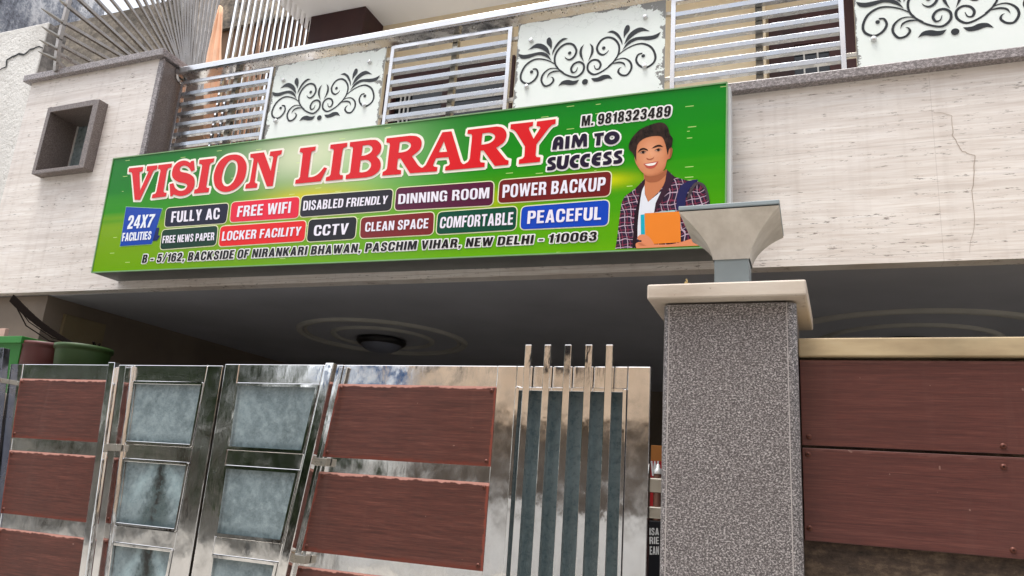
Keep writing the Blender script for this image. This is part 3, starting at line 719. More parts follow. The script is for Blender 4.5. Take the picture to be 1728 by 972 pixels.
for p, q in [((450,90),(700,255)),((650,0),(735,62)),((455,290),(660,415)),((430,435),(635,542)),((415,560),(622,655))]:
    a = atx(*zA(*p), XG); b = atx(*zA(*q), XG)
    MB().tube([a, a+(b-a)*.45, b], [.004, .017, .017], 6).build('spear_tip', M['steel_d'], fan)
P = [atx(*zA(*p), XG) for p in [(770,-60),(735,90),(690,270),(650,430),(625,600),(612,770)]]
m = MB()
for i in range(len(P)-1): m.bar(P[i], P[i+1]+(P[i+1]-P[i]).normalized()*.01, .035, .035, Vector((1,0,0)))
m.build('end_post', M['fansteel'], fan)

# straight side grille closing the balcony end
sg = thing('side_grille', (-4.65, 5.0, 4.0), 'upright steel bar screen closing the left end of the balcony, brown board behind', 'grille')
XS = -4.65
d_ = atx(522, 28, XS); zt = d_.z
ys = [4.47 + (d_.y-4.47)*i/13 for i in range(14)]
for i, y in enumerate(ys):
    MB().box(XS-.011, XS+.011, y-.011, y+.011, 4.03, zt-(.0 if i < 13 else -.02)).build('screen_bar', M['steel_b'], sg, .002)
MB().box(XS-.024, XS+.024, 4.2, d_.y+.03, zt, zt+.05).build('top_rail', M['steel_d'], sg)
MB().box(XS-.014, XS+.014, 4.46, d_.y, 4.4, 4.425).build('lower_rail', M['steel_d'], sg)
# orange cloth hung on it
zC = Z_(240, 0, 3.7375)
cl = MB(); rows = [(40,490,503),(100,468,508),(170,445,510),(250,425,508),(340,405,505),(440,390,502),(560,385,500),(700,388,492),(870,390,470)]
NC = 24; grid = []
for k, (y, xl, xr) in enumerate(rows):
    a = at(*zC(xl, y), 4.56); b = at(*zC(xr, y), 4.56); row = []
    for j in range(NC+1):
        t = j/NC; p = a*(1-t)+b*t
        row.append(p+Vector((0, .014*sin(t*17+k*.35)+.006*sin(t*39+k), 0)))
    grid.append(row)
for k in range(len(grid)-1):
    for j in range(NC): cl.face([grid[k+1][j], grid[k+1][j+1], grid[k][j+1], grid[k][j]])
cloth = cl.build('hanging_cloth', M['cloth'], None, smooth=True, loc=grid[-1][NC//2])
tag(cloth, 'faded orange cloth hanging in folds at the left end of the balcony railing', 'cloth')
sol = cloth.modifiers.new('thick', 'SOLIDIFY'); sol.thickness = .003

# ---------------------------------------------------------------- balcony railing
RY = 4.4
rail = thing('balcony_railing', (-2.3, RY, 4.02), 'stainless steel balcony railing with slatted grilles and white scroll glass panels', 'railing')
hz = lambda px, py, Y: at(px, py, Y).z
zt_ = hz(770, 29, 4.33); zb_ = hz(770, 42, 4.33)
HR = MB().box(-5.06, 4.5, 4.33, 4.475, zb_, zt_)
hro = HR.build('handrail', M['chrome'], rail, .012)
# rain drops under the handrail
dr = MB(); rr = random.Random(11)
for i in range(420):
    x = rr.uniform(-5.0, .9); y = rr.choice([rr.uniform(4.345, 4.47), 4.35+abs(rr.gauss(0, .01)), 4.463-abs(rr.gauss(0, .008))]); r = rr.uniform(.0022, .005)
    dr.lathe([(r, .0005), (r*.8, -r*.7), (r*.01, -r*1.1)], (x, y, zb_), 6)
dr.build('rain_drops', plain('rain_water', lin(60,52,46), .05, 0, .1), hro, smooth=True)['kind'] = 'stuff'
fl = MB(); fl.lathe([(.005,-.0),(.062,0),(.066,.004),(.066,.016),(.05,.022)], (0,0,0), 28, 'z')
c = Vector((-5.058, 4.40, (zb_+zt_)/2-.02)); fl.v = [(c.x+z, c.y+x, c.z+y) for x, y, z in fl.v]
fl.build('wall_flange', M['chrome'], rail, smooth=True)
def railpx(px, py): return at(px, py, RY)
z4 = Z_(400, 0, 3.24); z8 = Z_(840, 0, 3.47); z12 = Z_(1240, 0, 3.47)
K = RY/4.3
def s43(x): return x*K
def z43(z): return 1.6+(z-1.6)*K
ZTOP = z43(4.759); ZBOT = 4.04
slatz = [z43(z) for z in (4.735, 4.643, 4.548, 4.455, 4.361, 4.268, 4.172, 4.078)]
def grille(x0, x1, post):
    f = MB(); w = .028
    for x in (x0+w/2, x1-w/2): f.bar((x, RY, ZBOT), (x, RY, ZTOP), w, .04)
    f.bar((x0+w, RY, ZTOP-w/2), (x1-w, RY, ZTOP-w/2), w, .04)
    fo = f.build('grille_frame', M['chrome'], rail, .003)
    for z in slatz[1:]:
        MB().box(x0+w+.001, x1-w-.001, RY-.018, RY+.022, z-.019, z+.015).build('slat', M['slat'], fo, .0015)
    MB().box(post-.022, post+.022, RY+.026, RY+.07, 4.02, zb_-.001).build('post', M['steel_d'], rail, .003)
grille(s43(-4.905), s43(-3.945), s43(-4.36)); grille(s43(-2.866), s43(-1.89), s43(-2.355)); grille(s43(-.785), s43(.232), s43(-.25))
panels = [(s43(-3.935), s43(-2.915)), (s43(-1.848), s43(-.822)), (s43(.288), s43(1.31))]
# scroll motif: traced once (right half), mirrored
zm = Z_(860, 0, 5.4)
def onp(p): q = railpx(*zm(p[0], p[1])); return Vector((q.x, q.z))
ctr = onp((685, 752)); axx = (ctr.x*.5 + onp((712, 400)).x*.5)
def halfmotif():
    sh = []
    k = .00070
    for pts, w in [
      ([(930,592),(985,515),(1060,455),(1150,412),(1225,405),(1295,440),(1330,515),(1312,578),(1245,620),(1185,603),(1155,555),(1172,505),(1205,492)], (6,21,16)),
      ([(900,612),(960,555),(995,490),(998,420),(960,365),(900,346),(838,372),(800,435),(812,485),(850,505),(885,488),(905,462)], (14,22,3)),
      ([(985,520),(930,590),(870,640),(800,678),(755,680),(716,645),(718,590),(760,553),(808,556),(832,592),(815,632),(785,632),(772,600)], (14,21,5)),
      ([(945,572),(990,545),(1050,538),(1100,570),(1112,625),(1075,685),(1025,690),(993,662),(1000,632),(1020,618)], (5,20,4))]:
        sh.append(('s', [onp(p) for p in pts], [q*k for q in w]))
    S_ = 1
    for pl in [
      [(890,300),(940,284,S_),(992,312,S_),(1026,370,S_),(1030,416),(1000,360,S_),(950,312,S_)],
      [(1043,356),(1042,292,S_),(1062,242,S_),(1083,234,S_),(1097,250,S_),(1092,285,S_),(1060,325,S_)],
      [(1045,411),(1080,330,S_),(1140,275,S_),(1205,256,S_),(1280,290),(1205,292,S_),(1130,332,S_)],
      [(1028,466),(1075,392,S_),(1150,347,S_),(1300,330,S_),(1380,297),(1345,350,S_),(1270,371,S_),(1170,370,S_),(1090,410,S_)],
      [(732,400),(764,430,S_),(764,490,S_),(717,567),(742,492,S_),(746,440,S_)],
      [(744,718),(800,713,S_),(852,690,S_),(906,690,S_),(940,726),(892,720,S_),(832,742,S_),(775,748,S_)],
      [(928,592),(960,575,S_),(1005,566,S_),(1048,580,S_),(1060,622),(1038,592,S_),(1000,582,S_)]]:
        P2 = [tuple(onp(p))+((1,) if len(p) > 2 else ()) for p in pl]
        sh.append(('f', smooth_path(P2), None))
    for (cx, cy), r in (((860,443), .0125), ((1220,515), .0125)):
        c0 = onp((cx, cy)); sh.append(('f', [c0+Vector((cos(2*pi*j/20), sin(2*pi*j/20)))*r for j in range(20)], None))
    return sh
half = halfmotif()
pc = (panels[1][0]+panels[1][1])/2
for i, (x0, x1) in enumerate(panels):
    gp = MB().hexa([(x0,RY-.006,4.05),(x1,RY-.006,4.05),(x1,RY-.006,ZTOP+.012),(x0,RY-.006,ZTOP+.012),(x0,RY+.004,4.05),(x1,RY+.004,4.05),(x1,RY+.004,ZTOP+.012),(x0,RY+.004,ZTOP+.012)]).build('glass_panel', M['backpaint'], rail)
    dx = (x0+x1)/2-pc; mo = MB(); lay = 0
    for sgn in (1, -1):
        for typ, pts, w in half:
            Q = [Vector((axx+sgn*(p.x-axx)+dx, p.y)) for p in pts]
            Yl = RY-.0075-lay*.0001; lay += 1
            if typ == 's': strip(mo, ribbon(Q, *w), Yl)
            else: flat(mo, fill2d([Q]), Yl)
    flat(mo, fill2d([[Vector((axx+dx, ctr.y))+Vector((cos(2*pi*j/24), sin(2*pi*j/24)))*.021 for j in range(24)]]), RY-.0075-lay*.0001)
    mo.build('scroll_motif', M['blackpaint'], gp)
    for sx, sz in ((x0+.105, ZTOP-.14), (x1-.135, ZTOP-.10), (x0+.095, 4.33), (x1-.13, 4.36)):
        MB().lathe([(.001,-.024),(.013,-.024),(.016,-.021),(.016,-.006)], (sx, RY, sz), 18, 'y').build('standoff_stud', M['silver'], gp, smooth=True)
for x0, x1 in ((s43(-3.945), panels[0][0]), (panels[0][1], s43(-2.866)), (s43(-1.89), panels[1][0]), (panels[1][1], s43(-.785)), (s43(.232), panels[2][0])):
    for z in (z43(4.672), z43(4.195)):
        MB().box(x0-.004, x1+.02, RY+.0045, RY+.028, z-.014, z+.014).build('bracket', M['steel_d'], rail, .002)

# ---------------------------------------------------------------- signboard
SY = 3.96
sign = thing('signboard', (-2.7, SY, 3.4), 'long green library signboard with red title lettering fixed below the balcony', 'signboard')
c_ = [at(155,460,SY), at(1224,416.5,SY), at(1227,139.5,SY), at(192,268,SY)]
bk = [Vector((p.x, FY-.004, p.z)) for p in c_]
cs = MB()
n_ = [Vector((p.x, SY+.004, p.z)) for p in c_]
cs.hexa(n_+bk).build('sign_casing', M['sign_metal'], sign)
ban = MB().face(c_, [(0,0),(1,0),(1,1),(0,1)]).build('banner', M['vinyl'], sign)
tr = MB()
for i in range(4): tr.bar(c_[i], c_[(i+1) % 4], .008, .012)
tr.build('edge_trim', plain('sign_green_edge', lin(120,160,110), .5), sign)
MB().box(c_[1].x+.004, c_[1].x+.03, SY+.01, SY+.10, c_[1].z+.0, c_[2].z-.02).build('end_trim', M['sign_edge'], sign)
def L(k): return SY-.0008*k         # printed layers, one thin film above the next
def outl(z, pts): return smooth_path([tuple((lambda q: (q.x, q.z))(at(*z(p[0], p[1]), SY)))+((1,) if len(p) > 2 else ()) for p in pts], 5)
T = 1
zA1 = Z_(210,240,8.8375); zB1 = Z_(350,230,8.8375); zC1 = Z_(490,215,8.8375); zD1 = Z_(630,205,8.8375); zE1 = Z_(780,190,8.835)
e = lambda x, y, *k: (x+1325.6, y-132.6)+tuple(k)
title = [
 (zA1, [[(75,392),(285,370),(275,434),(230,447),(240,722),(368,438),(334,432),(345,362),(500,346),(490,405),(440,428),(238,862),(158,862),(122,470),(105,447),(70,448)]]),
 (zA1, [[(514,344),(718,320),(705,378),(655,392),(638,425),(588,735),(600,752),(637,757),(622,812),(412,838),(425,783),(468,768),(482,742),(545,425),(536,405),(505,401)]]),
 (zA1, [[(985,310),(1003,285),(1042,278),(1055,416),(1005,441),(960,375,T),(895,352,T),(835,382,T),(845,440,T),(955,468,T),(1035,522,T),(1055,600,T),(1030,700,T),(950,778,T),(850,806,T),(780,795,T),(738,780),(720,806),(690,812),(680,628),(735,612),(765,685,T),(830,727,T),(905,712,T),(942,655,T),(915,620,T),(810,595,T),(740,548,T),(715,480,T),(740,370,T),(810,300,T),(890,277,T),(948,288,T)]]),
 (zA1, [[(1125,268),(1348,243),(1335,300),(1290,316),(1276,348),(1226,665),(1236,680),(1272,685),(1258,748),(1040,770),(1052,710),(1095,698),(1112,668),(1166,352),(1156,330),(1118,326)]]),
 (zB1, [[(420,275,T),(520,308,T),(580,395,T),(590,500,T),(550,650,T),(450,768,T),(330,826,T),(220,826,T),(130,760,T),(100,650,T),(110,540,T),(170,400,T),(280,303,T)], [(380,355,T),(438,382,T),(458,450,T),(445,560,T),(395,680,T),(320,745,T),(260,740,T),(225,680,T),(225,590,T),(260,470,T),(320,385,T)]]),
 (zB1, [[(648,268),(850,242),(950,520),(988,318),(975,300),(932,296),(945,232),(1122,210),(1108,272),(1062,290),(1045,322),(980,745),(892,752),(755,370),(712,680),(722,700),(754,710),(742,770),(568,785),(580,722),(623,705),(640,678),(696,345),(685,326),(645,321)]]),
 (zC1, [[(155,315),(388,288),(375,347),(328,362),(315,392),(268,748),(350,738,T),(430,690,T),(510,598),(553,610),(455,808),(75,845),(85,788),(128,775),(148,745),(190,397),(182,380),(142,370)]]),
 (zC1, [[(605,262),(858,232),(848,292),(800,308),(785,338),(735,688),(747,712),(792,718),(782,778),(530,803),(538,748),(588,730),(605,705),(652,345),(640,325),(597,320)]]),
 (zC1, [[(895,225),(1200,190),(1290,195,T),(1350,250,T),(1360,310,T),(1335,385,T),(1285,435),(1335,490,T),(1352,560,T),(1325,650,T),(1235,722,T),(1130,750),(828,775),(835,715),(878,700),(896,678),(940,312),(930,295),(890,290)], [(1085,275),(1180,268,T),(1228,310,T),(1210,370,T),(1140,415,T),(1065,430)], [(1052,495),(1150,490,T),(1205,535,T),(1200,600,T),(1150,655,T),(1080,674,T),(1032,672)]]),
 (zD1, [[(205,255),(560,215),(650,225,T),(710,268,T),(725,340,T),(690,430,T),(580,522),(675,660),(730,694,T),(785,655),(1035,165),(1170,150),(1308,605),(1350,640,T),e(90,740),e(118,690),e(152,352),e(140,325),e(80,320),e(90,262),e(520,212),e(600,228,T),e(655,288,T),e(662,360,T),e(622,450,T),e(510,530),e(610,655),e(650,705),e(697,720),e(690,780),e(490,800),e(322,568),e(280,572),e(266,715),e(278,745),e(342,752),e(335,815),(1072,735),(1080,677),(1128,660),(1146,632),(1125,535),(940,550),(895,655),(910,675),(962,685),(950,748),(550,775),(412,556),(372,558),(355,700),(365,720),(420,732),(415,790),(135,812),(145,757),(188,735),(208,708),(252,348),(245,326),(198,316)],
        [(400,310),(500,302,T),(560,335,T),(558,390,T),(510,440,T),(430,465,T),(380,468)], [(1057,300),(1105,455),(980,462)], [e(305,315),e(420,305,T),e(490,345,T),e(480,405,T),e(420,455,T),e(340,478,T),e(288,482)]]),
 (zE1, [[(728,180),(1062,142),(1055,205),(1005,218),(996,245),(1068,395),(1168,235),(1160,212),(1110,205),(1118,138),(1398,102),(1393,172),(1340,190),(1290,240),(1110,478),(1098,640),(1110,665),(1170,672),(1162,738),(845,770),(852,705),(905,688),(930,655),(940,510),(810,300),(772,262),(722,248)]]),
]
to = MB(); tf = MB()
for i, (z, polys) in enumerate(title):
    P = [outl(z, p) for p in polys]
    if i == 6:
        to.build('title_outline', ink(246,240,228), ban); tf.build('title_word', ink(214,20,30), ban); to = MB(); tf = MB()
    halo(to, [P], L(1)-.0002*(i % 6), .0175); letters(tf, [P], L(6))
to.build('title_outline', ink(246,240,228), ban); tf.build('title_word', ink(214,20,30), ban)
# slogan in rounded heavy letters
zF = Z_(910,170,7.2)
def sh(pts, dx, dy): return [(p[0]+dx, p[1]+dy)+tuple(p[2:]) for p in pts]
def ell(cx, cy, rx, ry, n=20): return [(cx+rx*cos(2*pi*i/n), cy+ry*sin(2*pi*i/n)-.12*rx*cos(2*pi*i/n)) for i in range(n)]
S1 = [(205,685),(200,727),(168,728,T),(152,742,T),(190,765,T),(207,800,T),(190,835,T),(150,849,T),(95,852),(100,805),(146,802,T),(156,787,T),(115,765,T),(102,737,T),(122,702,T),(160,687,T)]
C1 = [(495,657),(490,704),(452,706,T),(424,738,T),(440,765,T),(480,770),(476,816),(420,822,T),(380,795,T),(371,745,T),(395,690,T),(440,662,T)]
slog = [[[(158,602),(172,500),(200,452,T),(250,436,T),(288,455,T),(298,495),(290,592),(240,594),(246,548),(222,550),(212,598)], [(230,490),(240,478,T),(248,488),(247,508),(227,511)]],
 [[(325,435),(375,430),(365,583),(313,588)]],
 [[(390,578),(410,430),(430,415),(458,414),(488,482),(520,410),(560,402,T),(583,420),(582,560),(535,565),(537,480),(497,565),(470,568),(440,490),(432,575)]],
 [[(668,402),(790,386),(785,428),(750,432),(742,546),(690,550),(702,438),(675,440)]],
 [ell(885,455,95,80), ell(887,452,32,26)],
 [S1], [[(225,680),(280,672),(268,775,T),(285,795,T),(302,775,T),(318,668),(370,662),(352,780,T),(325,825,T),(270,838,T),(225,820,T),(212,780,T)]],
 [C1], [sh(C1, 127, -13)],
 [[(760,630),(755,672),(715,676,T),(695,692),(750,688),(746,725),(690,729),(708,745),(745,748),(742,790),(690,795,T),(645,770,T),(638,720,T),(660,665,T),(705,635,T)]],
 [sh(S1, 678, -66)], [sh(S1, 806, -79)]]
so_ = MB(); sf = MB()
for i, polys in enumerate(slog):
    P = [outl(zF, p) for p in polys]; halo(so_, [P], L(2)-.0001*i, .010); letters(sf, [P], L(6))
    if i == 4:
        so_.build('slogan_outline', ink(246,246,244), ban); sf.build('slogan_word', ink(30,20,48), ban); so_ = MB(); sf = MB()
so_.build('slogan_outline', ink(246,246,244), ban); sf.build('slogan_word', ink(30,20,48), ban)
def text(name, txt, quad, col, off, outline=None, parent=None, k=6, track=1.1):
    p = parent or ban
    for wd in text2d(txt, quad, SY, off, track):
        if outline: halo(MB(), wd, L(2)-.0004, outline[1]).build(name+'_outline', outline[0], p)
        letters(MB(), wd, L(k)).build(name, col, p)
def q(z, *p): return [z(*a) for a in p]
BLK = ink(20,18,22); WHT = ink(240,240,240)
text('phone_text', 'M. 9818323489', q(zF, (515,312),(1588,190),(1604,66),(527,190)), BLK, .0008, (WHT, .0095), track=1.5)
text('address_word', 'B - 5/162, BACKSIDE OF NIRANKARI BHAWAN, PASCHIM VIHAR, NEW DELHI - 110063', [(240,444),(1006,406),(1008.5,391.5),(243,430)], BLK, .0006, (WHT, .0075), track=1.5)
r5 = Z_(150,220,3.738); r6 = Z_(560,180,3.456); zG = Z_(200,330,8.1)
badges = [
 ('FULLY AC', [r5(478,610),r5(865,585),r5(883,460),r5(490,492)], (14,14,44), q(zG,(722,372),(1385,322),(1395,172),(738,222)), .0045),
 ('FREE WIFI', [r5(890,580),r5(1322,551),r5(1330,420),r5(902,455)], (226,28,58), q(r5,(935,548),(1272,522),(1280,450),(945,480)), .0045),
 ('DISABLED FRIENDLY', [r5(1330,547),r6(345,605),r6(358,482),r5(1345,415)], (34,32,42), [r5(1352,508),r6(322,568),r6(332,520),r5(1358,446)], .0025),
 ('DINNING ROOM', q(r6,(367,605),(938,575),(945,436),(378,476)), (84,20,56), q(r6,(388,570),(918,535),(922,472),(392,512)), .0045),
 ('POWER BACKUP', q(r6,(970,563),(1620,520),(1630,378),(980,430)), (112,26,28), q(r6,(995,533),(1592,490),(1600,412),(1000,458)), .005),
 ('FREE NEWS PAPER', q(r5,(450,752),(802,725),(815,602),(465,629)), (4,52,34), q(zG,(603,655),(1310,612),(1320,505),(615,555)), .0028),
 ('LOCKER FACILITY', q(r5,(820,733),(1360,698),(1372,570),(832,607)), (224,22,26), q(r5,(840,698),(1335,664),(1346,608),(848,640)), .004),
 ('CCTV', [r5(1375,703),r6(135,770),r6(147,643),r5(1390,565)], (24,22,30), [r5(1420,666),r6(92,746),r6(103,680),r5(1426,602)], .0055),
 ('CLEAN SPACE', q(r6,(165,768),(590,745),(597,615),(172,648)), (122,28,32), q(r6,(195,730),(562,710),(568,652),(200,677)), .0038),
 ('COMFORTABLE', q(r6,(610,745),(1072,718),(1080,583),(620,617)), (0,72,54), q(r6,(630,710),(1056,690),(1062,616),(638,647)), .0035),
 ('PEACEFUL', q(r6,(1100,717),(1610,692),(1617,545),(1108,585)), (12,68,186), q(r6,(1140,685),(1570,660),(1575,585),(1146,610)), .006)]
def roundquad(qd, r=.032):
    P = [at(px, py, SY) for px, py in qd]; P = [Vector((p.x, p.z)) for p in P]; out = []
    for i in range(4):
        a = P[i]; d0 = (P[i-1]-a).normalized(); d1 = (P[(i+1) % 4]-a).normalized()
        for k in range(7):
            t = k/6; out.append((a+d0*r)*(1-t)**2 + a*2*t*(1-t) + (a+d1*r)*t*t)
    return out
CRM = ink(236,236,196)
for txt, qd, col, tq, off in badges:
    R_ = roundquad(qd)
    bo = flat(MB(), fill2d([R_], .0)*1 if False else fill2d([R_]), L(3)).build('feature_badge', ink(*col), sign)
    flat(MB(), fill2d([R_], .0065), L(1)-.0003).build('badge_border', CRM, bo)
    text('badge_text', txt, tq, ink(236,232,246), .0, None, bo, 6)
bo = flat(MB(), fill2d([outl(zG, [(108,158),(598,182),(470,625),(452,662),(25,692)])]), L(4)).build('feature_badge', ink(0,62,168), sign)
flat(MB(), fill2d([outl(zG, [(108,158),(598,182),(470,625),(452,662),(25,692)])], .005), L(1)).build('badge_border', ink(150,200,150), bo)
flat(MB(), fill2d([outl(zG, [(525,440),(560,440),(542,545),(572,550),(530,615),(450,625)])]), L(3)).build('badge_fold', ink(4,24,92), bo)
text('badge_text', '24X7', q(zG,(125,460),(462,432),(510,256),(150,280)), ink(232,238,250), .001, None, bo, 6)
text('badge_text', 'FACILITIES', q(zG,(52,628),(445,600),(462,490),(65,515)), ink(232,238,250), .0005, None, bo, 6)
# printed student
zP = Z_(1030,190,4.05)
pt = flat(MB(), fill2d([outl(zP, [(33,932),(46,860,T),(72,650,T),(95,580,T),(165,525),(238,450),(300,430),(390,393),(440,440),(520,463),(610,475,T),(655,530,T),(680,605),(692,780),(690,905),(300,922)])]), L(2)).build('printed_student', plaid(), sign)
SKP = skinprint(); HRP = hairprint()
def pf(name, pts, col, k, m=None): return flat(MB(), fill2d([outl(zP, pts)]), L(k)).build(name, m or ink(*col), pt)
skin = (214,142,100); skin_d = (178,108,76)
pf('shirt_fold', [(240,455),(300,470),(215,560),(195,700),(178,925),(150,925),(165,700),(200,560)], (30,16,30), 2.5)
pf('neck', [(228,415),(388,395),(385,470),(330,545),(258,612),(238,560),(232,480)], (196,124,86), 3)
pf('neck_shade', [(232,425),(270,438,T),(330,425,T),(386,385),(384,425),(330,470,T),(270,478,T),(236,462)], (160,94,64), 3.4)
pf('undershirt', [(234,497),(216,540,T),(200,640,T),(188,760,T),(186,860),(300,860),(300,690),(330,600),(352,536),(258,612),(236,560)], (222,226,236), 3.5)
pf('collar', [(388,395),(440,440),(415,500),(330,640),(298,692),(310,620),(345,545),(375,470)], (52,30,48), 4)
pf('collar', [(238,452),(170,525),(205,560),(222,520),(236,490)], (46,26,42), 4)
pf('face', [(165,285,T),(172,340,T),(205,395,T),(240,425,T),(272,434,T),(320,425,T),(370,385,T),(388,325,T),(412,312,T),(426,262,T),(418,240,T),(398,245,T),(390,215,T),(365,165,T),(280,155,T),(205,180,T),(172,250,T)], skin, 4, SKP)
pf('hair', [(126,225,T),(140,190,T),(160,160,T),(200,120,T),(260,90,T),(330,70,T),(370,76,T),(395,105,T),(408,150,T),(427,180,T),(420,235),(402,250),(392,292),(384,250),(376,215,T),(352,168,T),(300,162,T),(235,178,T),(192,212,T),(178,262),(178,338),(165,300),(150,275,T),(130,255,T)], (30,16,16), 5, HRP)
pf('eyebrow', [(186,278),(205,250,T),(232,243,T),(258,256),(256,264),(230,256,T),(208,262,T)], (38,20,16), 5)
pf('eyebrow', [(282,247),(310,227,T),(340,222,T),(364,238),(330,235,T),(305,242,T)], (38,20,16), 5)
for cx, cy in ((224,275), (328,259)):
    pf('eye', [(cx-24,cy+5),(cx,cy-8,T),(cx+24,cy-3),(cx,cy+7,T)], (176,146,130), 5)
    pf('iris', [(cx+1+10*cos(a*.7),cy-1+9*sin(a*.7)) for a in range(9)], (34,20,18), 5.6)
    pf('eyelid', [(cx-28,cy+4),(cx,cy-13,T),(cx+26,cy-5),(cx,cy-7,T)], (62,34,26), 5.8)
pf('nose', [(246,310),(252,322,T),(270,326,T),(292,318,T),(304,300),(290,312,T),(268,318,T)], (164,92,64), 5)
pf('nose_ridge', [(268,262),(280,300,T),(282,312),(272,314),(264,300,T)], (226,158,116), 4.8)
pf('lips', [(226,352),(260,346,T),(300,338,T),(330,336),(312,368,T),(285,384,T),(252,380,T)], (186,84,72), 5)
pf('teeth', [(236,355),(280,348,T),(318,342),(300,360,T),(262,366,T)], (240,234,228), 5.6)
pf('backpack_strap', [(452,668),(455,575,T),(485,500,T),(545,466,T),(600,462,T),(560,500,T),(522,560,T),(512,640),(510,668)], (34,36,84), 5)
pf('strap_edge', [(522,600),(545,525,T),(585,478,T),(640,490,T),(668,545,T),(680,605),(662,605),(645,530,T),(605,492,T),(570,520,T),(545,575)], (74,66,72), 5.2)
pf('teal_book', [(208,700),(238,696),(238,840),(210,838)], (20,168,190), 5)
pf('book_pages', [(312,684),(430,668),(450,672),(440,680),(314,690)], (150,196,200), 5)
pf('orange_book', [(235,690),(478,677),(482,888),(290,900),(262,850),(238,836)], (232,132,46), 5.5)
pf('hand', [(186,856,T),(208,836,T),(248,840,T),(278,866,T),(300,902),(400,903,T),(480,888),(578,856),(640,880),(665,908),(400,920),(178,930),(174,900,T),(192,888,T),(214,886),(214,874),(196,872,T)], (222,140,100), 6)
for dx in (0, 12, 24): pf('finger_line', [(180+dx*.5,900+dx*.5),(205+dx,893+dx*.6),(225+dx,896+dx*.6),(205+dx,897+dx*.6)], (176,100,70), 6.5)

# ---------------------------------------------------------------- porch ceiling lights
def ceiling_light(c, label):
    t = thing('ceiling_light', c, label, 'ceiling light', 'ceiling lights inside the dark porch')
    MB().lathe([(.12,0),(.225,-.01),(.235,-.035),(.215,-.06),(.19,-.065)], c, 40).build('rim', plain('dark_lamp_rim', lin(34,32,34), .4), t, smooth=True)
    MB().lathe([(.19,-.062),(.16,-.10),(.10,-.128),(.04,-.138),(.001,-.14)], c, 40).build('diffuser', plain('unlit_diffuser', lin(120,124,140), .35), t, smooth=True)
ceiling_light(MC+Vector((-.05,.06,0)), 'round unlit ceiling light in ringed plaster medallion behind the gate')
ceiling_light(MC2, 'round ceiling light mostly hidden behind the boundary wall right of the pillar')

# ---------------------------------------------------------------- gate
GY = 3.5
LEAN = [(-5.4,.13),(-4.9,.132),(-4.0,.092),(-3.92,.10),(-3.35,-.012),(-3.21,.008),(-3.1,.03),(-2.55,-.115),(-2.38,-.109),(-2.3,-.09),(-1.48,0),(0,0)]
def lean(x):
    for (a, la), (b, lb) in zip(LEAN, LEAN[1:]):
        if a <= x <= b: return la+(lb-la)*(x-a)/(b-a)
    return LEAN[0][1] if x < LEAN[0][0] else 0
def sag(p): return Vector((p.x+lean(p.x)*(2.2-p.z), p.y, p.z))
ROWS = [(1.728, 2.103), (1.262, 1.640), (.80, 1.168), (.32, .71)]
rowsB = [(1.722, 2.104), (1.242, 1.637), (.77, 1.160), (.30, .68)]
def gframe(cells, x0, x1, z0, z1):
    """sheet frame: solid bars around the open cells; cells = list of (xa, xb, rows)"""
    m = MB(); d = .05
    xs = [x0]; 
    for xa, xb, rows in cells:
        m.box(xs[-1], xa, GY, GY+d, z0, z1); xs.append(xb)
        zz = z1
        for r0, r1 in rows: m.box(xa, xb, GY+.0015, GY+d, r1, zz); zz = r0
        m.box(xa, xb, GY+.0015, GY+d, z0, zz)
    m.box(xs[-1], x1, GY, GY+d, z0, z1)
    return m
def subdivide(m, n=6):        # long bars need points along their height before they are bent
    return m
leafL = thing('gate_leaf', (-4.1, GY, .06), 'left leaf of the steel gate with maroon boards and stained frosted panes', 'gate', 'leaves of the steel gate')
gframe([(-4.908,-4.045,ROWS), (-3.915,-3.340,ROWS)], -5.03, -3.224, .06, 2.205).warp(sag).build('frame', M['steel'], leafL, .004)
leafR = thing('gate_leaf', (-1.9, GY, .06), 'right leaf of the steel gate with two boards wide and five tall raised bars', 'gate', 'leaves of the steel gate')
gframe([(-3.105,-2.520,ROWS), (-2.391,-1.480,rowsB), (-1.375,-.815,[(.2,2.108)])], -3.208, -.706, .06, 2.214).warp(sag).build('frame', M['steel'], leafR, .004)
def board(xa, xb, z0, z1, par, screws=True):
    b = MB().box(xa-.004, xb+.004, GY-.004, GY+.006, z0-.004, z1+.004).warp(sag)
    o = b.build('wood_panel', M['wood'], par)
    if screws:
        for sx in (xa+.018, xb-.02):
            for sz in (z0+.02, z1-.018):
                p = sag(Vector((sx, GY-.004, sz)))
                MB().lathe([(.003,-.006),(.009,-.005),(.011,0)], p, 12, 'y').build('screw', M['screw'], o, smooth=True)
def pane(xa, xb, z0, z1, par, m):
    p = MB().box(xa-.005, xb+.005, GY+.013, GY+.019, z0-.005, z1+.005).warp(sag).build('glass_pane', m, par)
    bd = MB(); w = .017
    bd.box(xa+.0015, xa+w, GY-.006, GY+.0115, z0+.0015, z1-.0015).box(xb-w, xb-.0015, GY-.006, GY+.0115, z0+.0015, z1-.0015)
    bd.box(xa+w, xb-w, GY-.006, GY+.0115, z1-w, z1-.0015).box(xa+w, xb-w, GY-.006, GY+.0115, z0+.0015, z0+w)
    bd.warp(sag).build('glazing_bead', M['steel_b'], p, .003)
for i, (z0, z1) in enumerate(ROWS):
    board(-4.908, -4.045, z0, z1, leafL)
    pane(-3.915, -3.340, z0, z1, leafL, M['frost_clean'] if i == 0 else M['frost'])
    pane(-3.105, -2.520, z0, z1, leafR, M['frost_clean'])
for z0, z1 in rowsB: board(-2.391, -1.480, z0, z1, leafR)
